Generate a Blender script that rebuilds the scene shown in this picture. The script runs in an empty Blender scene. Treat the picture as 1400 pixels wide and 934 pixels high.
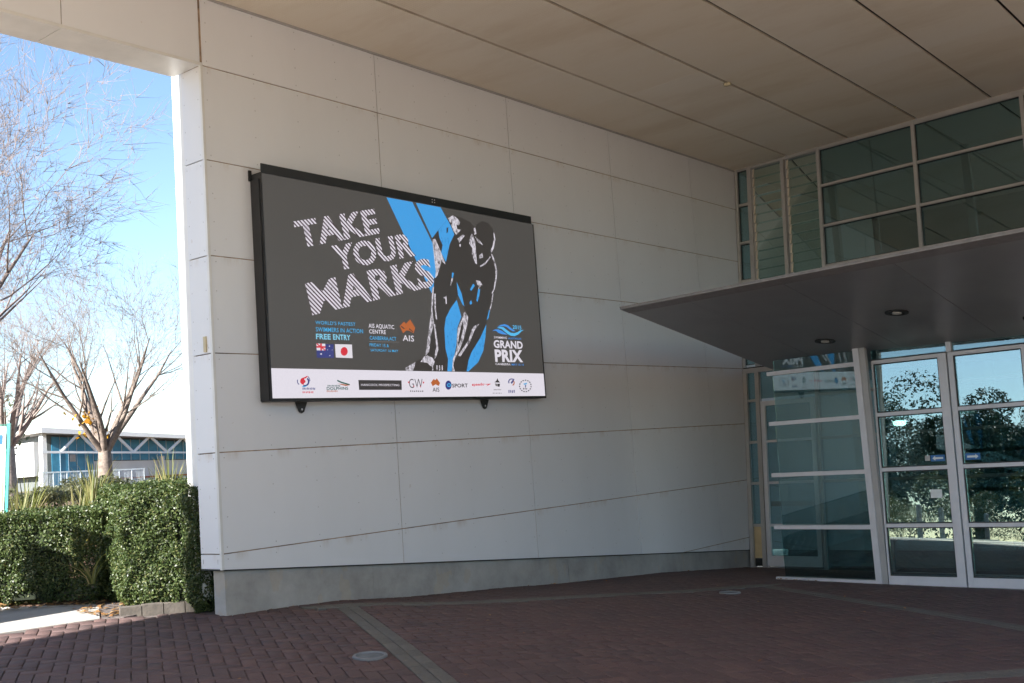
import bpy, math, random
import numpy as np
from mathutils import Vector, Matrix
R = math.radians
scene = bpy.context.scene
COL = scene.collection

# ------------------------------------------------------------------ camera
CAM = Vector((-8.625, -8.685, 1.719))
YAW, PITCH, ROLL = R(38.818), R(5.747), R(-4.082)
fwd = Vector((math.cos(PITCH)*math.cos(YAW), math.cos(PITCH)*math.sin(YAW), math.sin(PITCH)))
rgt = Vector((math.sin(YAW), -math.cos(YAW), 0)); upv = rgt.cross(fwd)
r2 = rgt*math.cos(ROLL) + upv*math.sin(ROLL); u2 = -rgt*math.sin(ROLL) + upv*math.cos(ROLL)
cd = bpy.data.cameras.new('camera'); cam = bpy.data.objects.new('camera', cd); COL.objects.link(cam)
cam.matrix_world = Matrix(((r2.x, u2.x, -fwd.x, CAM.x), (r2.y, u2.y, -fwd.y, CAM.y), (r2.z, u2.z, -fwd.z, CAM.z), (0, 0, 0, 1)))
cd.sensor_width = 36; cd.lens = 38.18; cd.clip_start = .05; cd.clip_end = 3000
scene.camera = cam

# ------------------------------------------------------------------ sky, sun, exposure
EL = 31.0
world = bpy.data.worlds.new('World'); scene.world = world; world.use_nodes = True
wn = world.node_tree; wn.nodes.clear()
sky = wn.nodes.new('ShaderNodeTexSky'); sky.sky_type = 'NISHITA'; sky.sun_disc = False
sky.sun_elevation = R(EL); sky.sun_rotation = R(-90.7); sky.air_density = 1.0; sky.dust_density = .25; sky.ozone_density = 2.4
bg = wn.nodes.new('ShaderNodeBackground'); bg.inputs['Strength'].default_value = .08
wo = wn.nodes.new('ShaderNodeOutputWorld')
wn.links.new(sky.outputs[0], bg.inputs[0]); wn.links.new(bg.outputs[0], wo.inputs[0])
sl = bpy.data.lights.new('sun', 'SUN'); sl.energy = 5.0; sl.angle = R(.53); sl.color = (1, .955, .89)
sun = bpy.data.objects.new('sun', sl); COL.objects.link(sun); sun.location = (-40, -.5, 30)
sdir = Vector((-math.cos(R(EL)), -.011*math.cos(R(EL)), math.sin(R(EL))))
sun.rotation_euler = sdir.to_track_quat('Z', 'Y').to_euler()
scene.view_settings.view_transform = 'Standard'; scene.view_settings.look = 'None'
scene.view_settings.exposure = 1.86; scene.view_settings.gamma = 1; scene.view_settings.use_curve_mapping = False
scene.render.engine = 'CYCLES'
scene.cycles.max_bounces = 7; scene.cycles.diffuse_bounces = 4; scene.cycles.transparent_max_bounces = 12; scene.cycles.glossy_bounces = 3
scene.cycles.use_adaptive_sampling = True; scene.cycles.adaptive_threshold = .02
scene.cycles.caustics_reflective = False; scene.cycles.caustics_refractive = False

rng = np.random.default_rng(7); random.seed(7)

# ------------------------------------------------------------------ materials
MT = {}
def nm(name):
    m = bpy.data.materials.new(name); m.use_nodes = True
    t = m.node_tree; b = t.nodes['Principled BSDF']; MT[name] = m
    return m, t, b
def ramp(t, fac, stops):
    n = t.nodes.new('ShaderNodeValToRGB'); e = n.color_ramp.elements
    while len(e) < len(stops): e.new(.5)
    for k, (p, c) in enumerate(stops): e[k].position = p; e[k].color = (*c, 1)
    t.links.new(fac, n.inputs[0]); return n.outputs[0]
def coords(t, kind='Object', scale=(1, 1, 1)):
    tc = t.nodes.new('ShaderNodeTexCoord'); mp = t.nodes.new('ShaderNodeMapping'); mp.inputs['Scale'].default_value = scale
    t.links.new(tc.outputs[kind], mp.inputs[0]); return mp.outputs[0]
def geo_pos(t, scale=(1, 1, 1)):
    tc = t.nodes.new('ShaderNodeNewGeometry'); mp = t.nodes.new('ShaderNodeMapping'); mp.inputs['Scale'].default_value = scale
    t.links.new(tc.outputs['Position'], mp.inputs[0]); return mp.outputs[0]
def noise(t, vec, scale, detail=4, rough=.6):
    n = t.nodes.new('ShaderNodeTexNoise'); n.inputs['Scale'].default_value = scale; n.inputs['Detail'].default_value = detail
    n.inputs['Roughness'].default_value = rough; t.links.new(vec, n.inputs['Vector']); return n.outputs[0]
def bump(t, b, h, dist, strength=1):
    n = t.nodes.new('ShaderNodeBump'); n.inputs['Distance'].default_value = dist; n.inputs['Strength'].default_value = strength
    t.links.new(h, n.inputs['Height']); t.links.new(n.outputs[0], b.inputs['Normal'])
def mixc(t, fac, a, b2, mode='MIX'):
    n = t.nodes.new('ShaderNodeMix'); n.data_type = 'RGBA'; n.blend_type = mode
    for s, v in ((n.inputs[0], fac), (n.inputs[6], a), (n.inputs[7], b2)):
        if isinstance(v, (int, float)): s.default_value = v
        elif isinstance(v, tuple): s.default_value = (*v, 1)
        else: t.links.new(v, s)
    return n.outputs[2]
def math_n(t, op, a, b2=None, clamp=False):
    n = t.nodes.new('ShaderNodeMath'); n.operation = op; n.use_clamp = clamp
    for s, v in ((n.inputs[0], a), (n.inputs[1], b2)):
        if v is None: continue
        if isinstance(v, (int, float)): s.default_value = v
        else: t.links.new(v, s)
    return n.outputs[0]
def simple(name, col, rough=.6, var=.12, scale=6, metal=0, bmp=0, bscale=60, spec=.5):
    m, t, b = nm(name); p = geo_pos(t)
    f = noise(t, p, scale)
    lo = tuple(max(0, c*(1-var*1.6)) for c in col); hi = tuple(min(1, c*(1+var)) for c in col)
    t.links.new(ramp(t, f, [(.3, lo), (.7, hi)]), b.inputs['Base Color'])
    b.inputs['Roughness'].default_value = rough; b.inputs['Metallic'].default_value = metal
    b.inputs['Specular IOR Level'].default_value = spec
    if bmp: bump(t, b, noise(t, p, bscale, 6), bmp)
    return m
def rand_tint(t):      # one number for each loose piece: a single object or one island of a joined mesh
    oi = t.nodes.new('ShaderNodeObjectInfo'); g = t.nodes.new('ShaderNodeNewGeometry')
    return math_n(t, 'FRACT', math_n(t, 'ADD', oi.outputs['Random'], g.outputs['Random Per Island']))

# painted cladding with faint run-off dirt and a slightly different shade for each sheet
m, t, b = nm('cladding'); p = geo_pos(t)
c = ramp(t, noise(t, geo_pos(t, (1.2, 1.2, .5)), .9, 4), [(.25, (.725, .735, .755)), (.55, (.765, .775, .80)), (.8, (.78, .79, .815))])
c = mixc(t, .22, c, ramp(t, rand_tint(t), [(0, (.69, .70, .72)), (1, (.81, .82, .85))]))
sp = noise(t, p, 9, 2); c = mixc(t, math_n(t, 'MULTIPLY', math_n(t, 'GREATER_THAN', sp, .745), .22), c, (.42, .33, .24))
sx = t.nodes.new('ShaderNodeSeparateXYZ'); t.links.new(p, sx.inputs[0])      # rust washed out of the horizontal joints
fr = math_n(t, 'FRACT', math_n(t, 'MULTIPLY', sx.outputs[2], 1/.949))
hi = ramp(t, fr, [(0, (.75, .75, .75)), (.02, (0, 0, 0)), (.90, (0, 0, 0)), (1, (1, 1, 1))])
pt = ramp(t, noise(t, geo_pos(t, (1.4, 1.4, .25)), 2.4, 5, .75), [(.50, (0, 0, 0)), (.72, (1, 1, 1))])
c = mixc(t, math_n(t, 'MULTIPLY', math_n(t, 'MULTIPLY', hi, pt), .55), c, (.46, .34, .22))
t.links.new(c, b.inputs['Base Color']); b.inputs['Roughness'].default_value = .42
bump(t, b, noise(t, p, 2.2, 3), .006, .35)
simple('rust_joint', (.36, .255, .175), .9, .5, 5)
simple('trim_white', (.72, .72, .70), .4, .06, 3)
simple('pilaster_white', (.82, .82, .80), .6, .04, 3)
simple('cream_plate', (.55, .47, .30), .5, .08, 8)
simple('cream_panel', (.62, .47, .26), .55, .08, 6)
m, t, b = nm('concrete'); p = geo_pos(t)
c = ramp(t, noise(t, p, 1.6, 6, .7), [(.28, (.26, .25, .235)), (.5, (.37, .36, .34)), (.72, (.46, .45, .43))])
c = mixc(t, math_n(t, 'MULTIPLY', math_n(t, 'GREATER_THAN', noise(t, geo_pos(t, (1, 1, .6)), 3.1, 3), .62), .35), c, (.44, .36, .26))
t.links.new(c, b.inputs['Base Color']); b.inputs['Roughness'].default_value = .85; bump(t, b, noise(t, p, 35, 6), .004)
m, t, b = nm('ceiling_sheet'); p = geo_pos(t)
c = ramp(t, noise(t, geo_pos(t, (.9, .25, 1)), 1.1, 5, .7), [(.25, (.70, .58, .42)), (.5, (.84, .75, .61)), (.75, (.86, .79, .68))])
c = mixc(t, .25, c, ramp(t, rand_tint(t), [(0, (.72, .60, .43)), (1, (.85, .79, .70))]))
t.links.new(c, b.inputs['Base Color']); b.inputs['Roughness'].default_value = .55
w = t.nodes.new('ShaderNodeTexWave'); w.wave_type = 'BANDS'; w.bands_direction = 'X'; w.inputs['Scale'].default_value = 9; w.inputs['Distortion'].default_value = 0
t.links.new(p, w.inputs['Vector']); bump(t, b, w.outputs[1], .005, .5)
simple('roof_dark', (.05, .045, .04), .9)
simple('roof_metal', (.45, .45, .44), .5)
simple('black_metal', (.018, .018, .019), .42, .2, 5)
simple('alloy', (.66, .65, .67), .35, .05, 4, metal=.0)
simple('alloy_dull', (.42, .405, .39), .42, .06, 4)
simple('screw_grey', (.52, .52, .53), .5)
simple('gasket', (.015, .017, .017), .6)
simple('canopy_grey', (.22, .222, .232), .34, .06, 2)
simple('canopy_trim', (.22, .21, .207), .55, .10, 14)
simple('lens_glass', (.55, .55, .52), .2, .03)
simple('steel', (.22, .23, .24), .45, .15, 9, metal=.2)
simple('iron_cover', (.16, .185, .20), .6, .2, 14, bmp=.003, bscale=80)
simple('louvre_clip', (.70, .62, .50), .5, .1, 20)
simple('hall_floor', (.2, .2, .2), .25, .1, 2)
simple('hall_dark', (.13, .145, .145), .8)
simple('hall_green', (.30, .36, .33), .8)

def glass(name, tint, refl, fres, rough=0.0):
    m, t, b = nm(name); t.nodes.remove(b); out = t.nodes['Material Output']
    tr = t.nodes.new('ShaderNodeBsdfTransparent'); tr.inputs[0].default_value = (*tint, 1)
    gl = t.nodes.new('ShaderNodeBsdfGlossy'); gl.inputs['Roughness'].default_value = rough; gl.inputs['Color'].default_value = (.86, 1, .98, 1)
    fr = t.nodes.new('ShaderNodeFresnel'); fr.inputs[0].default_value = 1.52
    fac = math_n(t, 'ADD', math_n(t, 'MULTIPLY', fr.outputs[0], fres), refl, True)
    mx = t.nodes.new('ShaderNodeMixShader'); t.links.new(fac, mx.inputs[0]); t.links.new(tr.outputs[0], mx.inputs[1]); t.links.new(gl.outputs[0], mx.inputs[2])
    t.links.new(mx.outputs[0], out.inputs['Surface'])
    return m
glass('door_glass', (.58, .70, .70), .155, 1.0)
glass('screen_glass', (.55, .71, .73), .075, 1.0)
glass('facade_glass', (.45, .61, .63), .12, 1.2)
glass('louvre_glass', (.50, .64, .60), .01, .7)
glass('sign_glass', (.55, .95, .90), .05, 1.0)

# pavers
def paver_mat(name, stops, stain):
    m, t, b = nm(name); p = geo_pos(t); mid = stops[len(stops)//2][1]
    c = ramp(t, rand_tint(t), stops)
    c = mixc(t, .5, c, ramp(t, noise(t, p, 55, 5, .7), [(.3, tuple(x*.62 for x in mid)), (.7, tuple(min(1, x*1.35) for x in mid))]))
    c = mixc(t, math_n(t, 'MULTIPLY', ramp(t, noise(t, p, .8, 5, .7), [(.42, (0, 0, 0)), (.7, (1, 1, 1))]), .45), c, stain)
    t.links.new(c, b.inputs['Base Color']); b.inputs['Roughness'].default_value = .72
    bump(t, b, noise(t, p, 120, 4), .0018)
paver_mat('paver_red', [(0, (.078, .054, .052)), (.12, (.100, .061, .057)), (.5, (.117, .072, .066)), (.88, (.145, .085, .076)), (1, (.18, .11, .094))], (.082, .069, .069))
paver_mat('paver_grey', [(0, (.115, .110, .095)), (.5, (.145, .138, .120)), (1, (.17, .163, .145))], (.12, .11, .10))
simple('bounce_paving', (.62, .545, .47), .85, .08, 3)  # kept pale so the off-camera ground bounces sunlight upward
simple('bedding', (.125, .105, .098), .95, .3, 30)
m, t, b = nm('path_concrete'); p = geo_pos(t)
c = ramp(t, noise(t, p, 2.4, 6, .7), [(.3, (.30, .285, .26)), (.6, (.40, .385, .36)), (.8, (.44, .43, .40))])
t.links.new(c, b.inputs['Base Color']); b.inputs['Roughness'].default_value = .9; bump(t, b, noise(t, p, 70, 5), .003)
m, t, b = nm('ground_soil'); p = geo_pos(t)
c = ramp(t, noise(t, p, 2.5, 6, .7), [(.3, (.10, .055, .038)), (.5, (.17, .095, .065)), (.7, (.21, .13, .09))])
g = ramp(t, noise(t, p, .09, 4), [(.5, (0, 0, 0)), (.62, (1, 1, 1))]); c = mixc(t, g, c, (.09, .11, .045))
t.links.new(c, b.inputs['Base Color']); b.inputs['Roughness'].default_value = .95; bump(t, b, noise(t, p, 14, 6), .05)

def leaf_mat(name, stops, rough=.45, trans=.25, spec=.5):
    m, t, b = nm(name)
    c = ramp(t, rand_tint(t), stops); t.links.new(c, b.inputs['Base Color']); b.inputs['Roughness'].default_value = rough
    b.inputs['Specular IOR Level'].default_value = spec
    tl = t.nodes.new('ShaderNodeBsdfTranslucent'); t.links.new(mixc(t, 1, c, (1.0, 1.0, .55), 'MULTIPLY'), tl.inputs[0])
    mx = t.nodes.new('ShaderNodeMixShader'); mx.inputs[0].default_value = trans; out = t.nodes['Material Output']
    t.links.new(b.outputs[0], mx.inputs[1]); t.links.new(tl.outputs[0], mx.inputs[2]); t.links.new(mx.outputs[0], out.inputs['Surface'])
leaf_mat('hedge_leaf', [(0, (.022, .040, .013)), (.45, (.058, .088, .027)), (.85, (.095, .13, .042)), (1, (.16, .16, .065))], .42, .25, .4)
leaf_mat('shrub_leaf', [(0, (.09, .105, .06)), (.6, (.14, .15, .09)), (1, (.18, .18, .10))], .5, .4)
leaf_mat('strap_leaf', [(0, (.13, .16, .05)), (.6, (.24, .25, .09)), (1, (.40, .34, .17))], .45, .35)
leaf_mat('autumn_leaf', [(0, (.50, .22, .02)), (.6, (.62, .33, .03)), (1, (.66, .44, .08))], .5, .35)
leaf_mat('litter_leaf', [(0, (.20, .09, .03)), (.6, (.34, .18, .07)), (1, (.42, .28, .12))], .7, .1)
leaf_mat('evergreen_leaf', [(0, (.014, .026, .012)), (.6, (.026, .043, .018)), (1, (.04, .058, .026))], .7, .1, .2)
leaf_mat('bush_leaf', [(0, (.04, .055, .015)), (.6, (.08, .095, .025)), (1, (.13, .13, .04))], .5)
simple('hedge_core', (.012, .018, .008), .95)
simple('bark', (.22, .175, .145), .85, .3, 12)
simple('bark_pale', (.27, .215, .19), .85, .25, 12)
simple('far_white', (.62, .61, .60), .6, .04, 2)
simple('far_blue', (.04, .22, .36), .35, .15, 2)
simple('far_mull', (.40, .50, .56), .5)
simple('far_roof', (.40, .38, .37), .6)
simple('far_red', (.42, .12, .07), .6)
simple('rail_paint', (.55, .60, .62), .5)
simple('teal_paint', (.10, .45, .42), .4)
simple('print_white', (.75, .78, .76), .5, .03)
simple('print_yellow', (.60, .56, .34), .5, .05)
simple('print_blue', (.03, .16, .42), .5, .05)
simple('kerb_block', (.12, .105, .09), .9, .2, 10, bmp=.004)
simple('pole_grey', (.40, .40, .40), .5)
simple('car_paint', (.10, .11, .13), .2, .05)
simple('car_silver', (.45, .46, .47), .2, .05)

# ------------------------------------------------------------------ mesh helpers
class MB:
    def __init__(s): s.v = []; s.f = []; s.mi = []
    def add(s, vs, fs, mi=0):
        o = len(s.v); s.v += [tuple(q) for q in vs]; s.f += [tuple(i+o for i in q) for q in fs]; s.mi += [mi]*len(fs); return s
    def box(s, x0, x1, y0, y1, z0, z1, mi=0, fn=None):
        vs = [(x, y, z) for z in (z0, z1) for x, y in ((x0, y0), (x1, y0), (x1, y1), (x0, y1))]
        if fn: vs = [fn(*q) for q in vs]
        return s.add(vs, [(0, 3, 2, 1), (4, 5, 6, 7), (0, 1, 5, 4), (1, 2, 6, 5), (2, 3, 7, 6), (3, 0, 4, 7)], mi)
    def prism(s, pts, d0, d1, fn, mi=0):      # pts 2D polygon, fn(a,b,d)->xyz
        n = len(pts); vs = [fn(a, b, d0) for a, b in pts] + [fn(a, b, d1) for a, b in pts]
        return s.add(vs, [tuple(range(n))[::-1], tuple(range(n, 2*n))] + [(k, (k+1) % n, n+(k+1) % n, n+k) for k in range(n)], mi)
    def tube(s, p0, p1, r0, r1, n=6, mi=0, caps=True):
        p0, p1 = Vector(p0), Vector(p1); d = (p1-p0).normalized(); a = d.orthogonal().normalized(); b = d.cross(a)
        vs = []
        for p, r in ((p0, r0), (p1, r1)):
            for k in range(n): an = 2*math.pi*k/n; vs.append(p + (a*math.cos(an)+b*math.sin(an))*r)
        fs = [(k, (k+1) % n, n+(k+1) % n, n+k) for k in range(n)]
        if caps: fs += [tuple(range(n))[::-1], tuple(range(n, 2*n))]
        return s.add(vs, fs, mi)
    def lathe(s, prof, c, n=20, mi=0, axis=None):
        c = Vector(c); vs = []
        for r, h in prof:
            for k in range(n):
                an = 2*math.pi*k/n; q = Vector((r*math.cos(an), r*math.sin(an), h))
                if axis is not None: q = axis @ q
                vs.append(c+q)
        fs = [(i*n+k, i*n+(k+1) % n, (i+1)*n+(k+1) % n, (i+1)*n+k) for i in range(len(prof)-1) for k in range(n)]
        fs += [tuple(range(n))[::-1], tuple(range((len(prof)-1)*n, len(prof)*n))]
        return s.add(vs, fs, mi)
    def obj(s, name, mat, parent=None, smooth=False, label=None, cat=None, group=None, kind=None, loc=None):
        o_ = world_loc(parent)
        if loc is not None: o_ = Vector(loc)
        me = bpy.data.meshes.new(name)
        me.from_pydata([(q[0]-o_.x, q[1]-o_.y, q[2]-o_.z) for q in s.v], [], s.f)
        for mm in (mat if isinstance(mat, (list, tuple)) else [mat]): me.materials.append(MT[mm])
        if any(s.mi): me.polygons.foreach_set('material_index', s.mi)
        if smooth: me.polygons.foreach_set('use_smooth', [True]*len(s.f))
        me.update()
        return link(name, me, parent, label, cat, group, kind, loc)
WL = {}
def world_loc(o): return WL.get(o.name, Vector((0, 0, 0))) if o else Vector((0, 0, 0))
def link(name, data, parent=None, label=None, cat=None, group=None, kind=None, loc=None):
    o = bpy.data.objects.new(name, data); COL.objects.link(o)
    if parent: o.parent = parent; WL[o.name] = world_loc(parent).copy()
    else: WL[o.name] = Vector((0, 0, 0))
    if loc is not None: o.location = Vector(loc)-world_loc(parent); WL[o.name] = Vector(loc)
    if label: o['label'] = label
    if cat: o['category'] = cat
    if group: o['group'] = group
    if kind: o['kind'] = kind
    return o
def thing(name, loc, label=None, cat=None, group=None, kind=None):
    o = link(name, None, None, label, cat, group, kind, loc); o.empty_display_size = .1; return o
def np_mesh(name, V, F, mat, parent=None, smooth=False, **kw):      # V (n,3) world, F (m,k)
    o_ = world_loc(parent); V = np.asarray(V, np.float32) - np.array(o_, np.float32); F = np.asarray(F, np.int32); k = F.shape[1]
    me = bpy.data.meshes.new(name); me.vertices.add(len(V)); me.vertices.foreach_set('co', V.ravel())
    me.loops.add(F.size); me.loops.foreach_set('vertex_index', F.ravel()); me.polygons.add(len(F))
    me.polygons.foreach_set('loop_start', np.arange(0, F.size, k, dtype=np.int32))
    me.materials.append(MT[mat]); me.update(calc_edges=True); me.validate()
    if smooth: me.polygons.foreach_set('use_smooth', [True]*len(F))
    return link(name, me, parent, **kw)

# ------------------------------------------------------------------ ground heights
FX = [-2.38, -1.55, -.95, .05, 1.83, 2.86, 5.32, 7.5, 8.3]; FZ = [.374, .345, .31, .2, .057, -.04, -.22, -.433, -.5]
def G(x, y): return float(np.interp(x, FX, FZ) + np.interp(x, [-1.5, 4.5], [.059, .016])*max(y, -14) if y < 3 else np.interp(x, FX, FZ) + .177)
def sst(a, b, x): k = min(1, max(0, (x-a)/(b-a))); return k*k*(3-2*k)
def terrain(x, y):
    s = (x+3)*.5 + (y-2.2)*.87
    bank = .5 + .85*sst(1.0, 7.0, s)*sst(-14, -5, x)
    far = sst(1.4, 2.4, y)
    if x > 6 and y < 12: z = -.75
    else: z = (1-far)*(G(x, min(y, 2.9))-.07) + far*(bank if s > 0.2 else .42+.06*sst(0, 3, y))
    return z
ZROW = [6.401, 5.694, 4.747, 3.799, 2.851, 1.902, .951, 0.0, -.951]
XW = -2.387
def zbot(x): return .809 - .0963*(x+2.403)
# ------------------------------------------------------------------ ground sheet
def axis_pts(lo, hi, step, far):
    a = list(np.arange(lo, hi+1e-6, step)); s = step; p = hi
    while p < far: s *= 1.35; p += s; a.append(p)
    s = step; p = lo
    while p > -far: s *= 1.35; p -= s; a.insert(0, p)
    return a
gx, gy = axis_pts(-14, 26, .5, 900), axis_pts(-14, 36, .5, 900)
V = np.array([(x, y, terrain(x, y)) for y in gy for x in gx]); nx = len(gx)
F = np.array([(j*nx+i, j*nx+i+1, (j+1)*nx+i+1, (j+1)*nx+i) for j in range(len(gy)-1) for i in range(nx-1)])
np_mesh('ground', V, F, 'ground_soil', smooth=True, kind='structure')

# ------------------------------------------------------------------ brick paving, herringbone
TH = R(-121.7); E1 = np.array([math.cos(TH), math.sin(TH)]); E2 = np.array([-math.sin(TH), math.cos(TH)]); OO = np.array([-2.621, -.534]); W = .112
def lat_xy(t_, l_): q = OO + E1*t_*W + E2*l_*W; return float(q[0]), float(q[1])
def paved(x, y):
    if x > 8.0 or y < -13 or x < -6.6: return False
    if x > -2.36: return y < .10
    if x > -3.05: return y < .78 - .45*max(0, x+2.9)
    return y < .98 + .16*(-3.05-x)
bands = []      # two courses of grey pavers: (start xy, direction, length, lateral offset)
def band_rect(c0, d, L, w=2*W): bands.append((np.array(c0, float), np.array(d, float)/np.linalg.norm(d), L, w))
band_rect(lat_xy(-9.5, 10), E1, 12*W*12)
d2 = np.array([3.6+1.22, -2.15+.33]); band_rect((-1.55, -.21), d2, 6.1)
band_rect(lat_xy(-18.5, 58), E1, 14)
band_rect(lat_xy(34, 11), E2, 9.0)
def in_band(x, y, grow=0.0):
    for c0, d, L, w in bands:
        q = np.array([x, y])-c0; a = q@d; l_ = q@np.array([-d[1], d[0]])
        if -grow < a < L+grow and abs(l_) < w/2+grow: return True
    return False
def in_band2(x, y):
    c0, d, L, w = bands[1]; q = np.array([x, y])-c0
    return -.05 < q@d < L and abs(q@np.array([-d[1], d[0]])) < w/2-.02
def project(x, y, z):
    q = Vector((x, y, z))-CAM; d = q.dot(fwd)
    return (q.dot(r2)/d*1484.7+700, 467-q.dot(u2)/d*1484.7, d) if d > .1 else (0, 0, -1)
paving = MB()
# bedding sheet under the bricks, following the fall of the ground
xs = np.arange(-16.5, 8.01, .35); ys = np.arange(-13, 1.5, .35); bed = MB()
idx = {}
for i, x in enumerate(xs):
    for j, y in enumerate(ys): idx[i, j] = len(bed.v); bed.v.append((x, y, G(x, y)-.016))
for i in range(len(xs)-1):
    for j in range(len(ys)-1):
        cx, cy = xs[i]+.17, ys[j]+.17
        if cx < -6.5: continue
        if cy < .3 or (cx < -2.2): bed.f.append((idx[i, j], idx[i+1, j], idx[i+1, j+1], idx[i, j+1]))
bed.mi = [0]*len(bed.f)
paving = bed.obj('paving', 'bedding', kind='structure')
def paver_geo(l2, w2, h=.05, ch=.0045):      # half length, half width, chamfered top
    v = [(sx*l2, sy*w2, -h) for sx, sy in ((-1, -1), (1, -1), (1, 1), (-1, 1))] + [(sx*l2, sy*w2, -ch*.8) for sx, sy in ((-1, -1), (1, -1), (1, 1), (-1, 1))] + \
        [(sx*(l2-ch), sy*(w2-ch), 0) for sx, sy in ((-1, -1), (1, -1), (1, 1), (-1, 1))]
    f = [(8, 9, 10, 11)] + [(k, (k+1) % 4, 4+(k+1) % 4, 4+k) for k in range(4)] + [(4+k, 4+(k+1) % 4, 8+(k+1) % 4, 8+k) for k in range(4)]
    return v, f
pv, pf = paver_geo(W-.0038, W/2-.0038)
pme = bpy.data.meshes.new('paver'); pme.from_pydata(pv, [], pf); pme.materials.append(MT['paver_red']); pme.update()
gme = bpy.data.meshes.new('band_paver'); gme.from_pydata(pv, [], pf); gme.materials.append(MT['paver_grey']); gme.update()
def paver_matrix(x, y, ang, dz=0):
    e = .05; sx, sy = (G(x+e, y)-G(x-e, y))/(2*e), (G(x, y+e)-G(x, y-e))/(2*e)
    n = Vector((-sx+rng.normal(0, .0022), -sy+rng.normal(0, .0022), 1)).normalized(); a = Vector((math.cos(ang), math.sin(ang), 0)); a = (a - n*a.dot(n)).normalized(); b_ = n.cross(a)
    return Matrix(((a.x, b_.x, n.x, x), (a.y, b_.y, n.y, y), (a.z, b_.z, n.z, G(x, y)+dz+rng.normal(0, .0007)), (0, 0, 0, 1)))
cells = []
for j in range(-75, 130):
    for i in range(-40, 40):
        cells.append((j+3.5+4*i, j, TH+math.pi/2)); cells.append((j+2+4*i, j+.5, TH))
allp = []
for t_, l_, ang in cells:
    x, y = lat_xy(t_, l_)
    if not paved(x, y): continue
    half = 0
    hz = abs(ang-TH) > .1
    for b0 in (9, 57):      # bands along the bond: whole bricks inside are left out, crossing ones are cut in half
        if b0 <= l_ - (.0 if hz else .5) and l_ + (0 if hz else .5) <= b0+2 and t_ > (-9.5 if b0 == 9 else -18.5):
            if hz and l_ == b0: half = -1
            elif hz and l_ == b0+2: half = 1
            else: half = 9
    if l_ > 11 and 33 <= t_ - (0 if not hz else .5) and t_ + (0 if not hz else .5) <= 35:
        if not hz and t_ == 33: half = -1
        elif not hz and t_ == 35: half = 1
        else: half = 9
    if half == 9: continue
    if half:
        if hz: x, y = lat_xy(t_, l_+half*.5)
        else: x, y = lat_xy(t_+half*.5, l_)
    if in_band2(x, y): continue
    u, v, d = project(x, y, G(x, y)); infr = d > 0 and -20 < u < 1420 and 780 < v < 960
    allp.append((infr, -d, x, y, ang, half))
allp.sort(key=lambda q: (not q[0], -q[1]))
single = [q for q in allp if q[0]][:300]; rest = [q for q in allp if q[0]][300:] + [q for q in allp if not q[0]]
for q in single:
    o = link('paver', pme, paving); o.matrix_local = paver_matrix(q[2], q[3], q[4]) @ Matrix.Diagonal((.5 if q[5] else 1, 1, 1, 1))
PV = np.array(pv); PF = np.array(pf); vv = []; ff = []
for k, q in enumerate(rest):
    M_ = np.array(paver_matrix(q[2], q[3], q[4]) @ Matrix.Diagonal((.5 if q[5] else 1, 1, 1, 1))); vv.append(PV@M_[:3, :3].T + M_[:3, 3]); ff.append(PF+k*len(PV))
np_mesh('pavers', np.concatenate(vv), np.concatenate(ff), 'paver_red', paving, kind='stuff')
for c0, d, L, w in bands:
    ang = math.atan2(d[1], d[0]); nn = np.array([-d[1], d[0]])
    for side in (-.5, .5):
        k = 0
        while (k+1)*2*W < L:
            q = c0 + d*(k*2*W + W*(1 if side < 0 else 0)+W*.5) + nn*side*W; k += 1
            if not paved(q[0], q[1]): continue
            o = link('band_paver', gme, paving); o.matrix_local = paver_matrix(float(q[0]), float(q[1]), ang, .007 if c0 is bands[1][0] else .001)

# ------------------------------------------------------------------ concrete path, garden edging, soil patch
pth = MB(); pp = [(-3.09, .95), (-2.66, 1.70), (-3.32, 2.45), (-5.0, 4.2), (-12.0, 7.5), (-14, 2.6)]
pth.prism(pp, -.08, .0, lambda a, b_, d: (a, b_, G(a, min(b_, 2.9))+.006+d))
pth.obj('path', 'path_concrete', kind='structure')
ed0, ed1 = np.array([-2.93, .86]), np.array([-2.20, .535]); n_ = 4
for k in range(n_):
    a, b_ = ed0+(ed1-ed0)*(k/n_), ed0+(ed1-ed0)*((k+1)/n_-.012); d = (b_-a)/np.linalg.norm(b_-a); nn = np.array([-d[1], d[0]])*.09
    q = [tuple(a), tuple(b_), tuple(b_+nn), tuple(a+nn)]
    MB().prism(q, -.08, .085+.006*(k % 2), lambda p_, r_, h: (p_, r_, G(p_, r_)+h)).obj('edging_block', 'kerb_block', label='brown concrete garden edging block, %s along the foot of the tall hedge' % ['first from the path', 'second from the path', 'third from the path', 'nearest the wall plinth'][k], cat='edging block', group='edging blocks under the tall hedge', loc=(a[0], a[1], G(a[0], a[1])))
MB().prism([(-3.07, .94), (-2.93, .80), (-2.72, .80), (-2.45, 1.6), (-2.66, 1.70)], -.05, .010, lambda a, b_, d: (a, b_, G(a, b_)+d)).obj('soil_patch', 'bedding', kind='structure')

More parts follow.
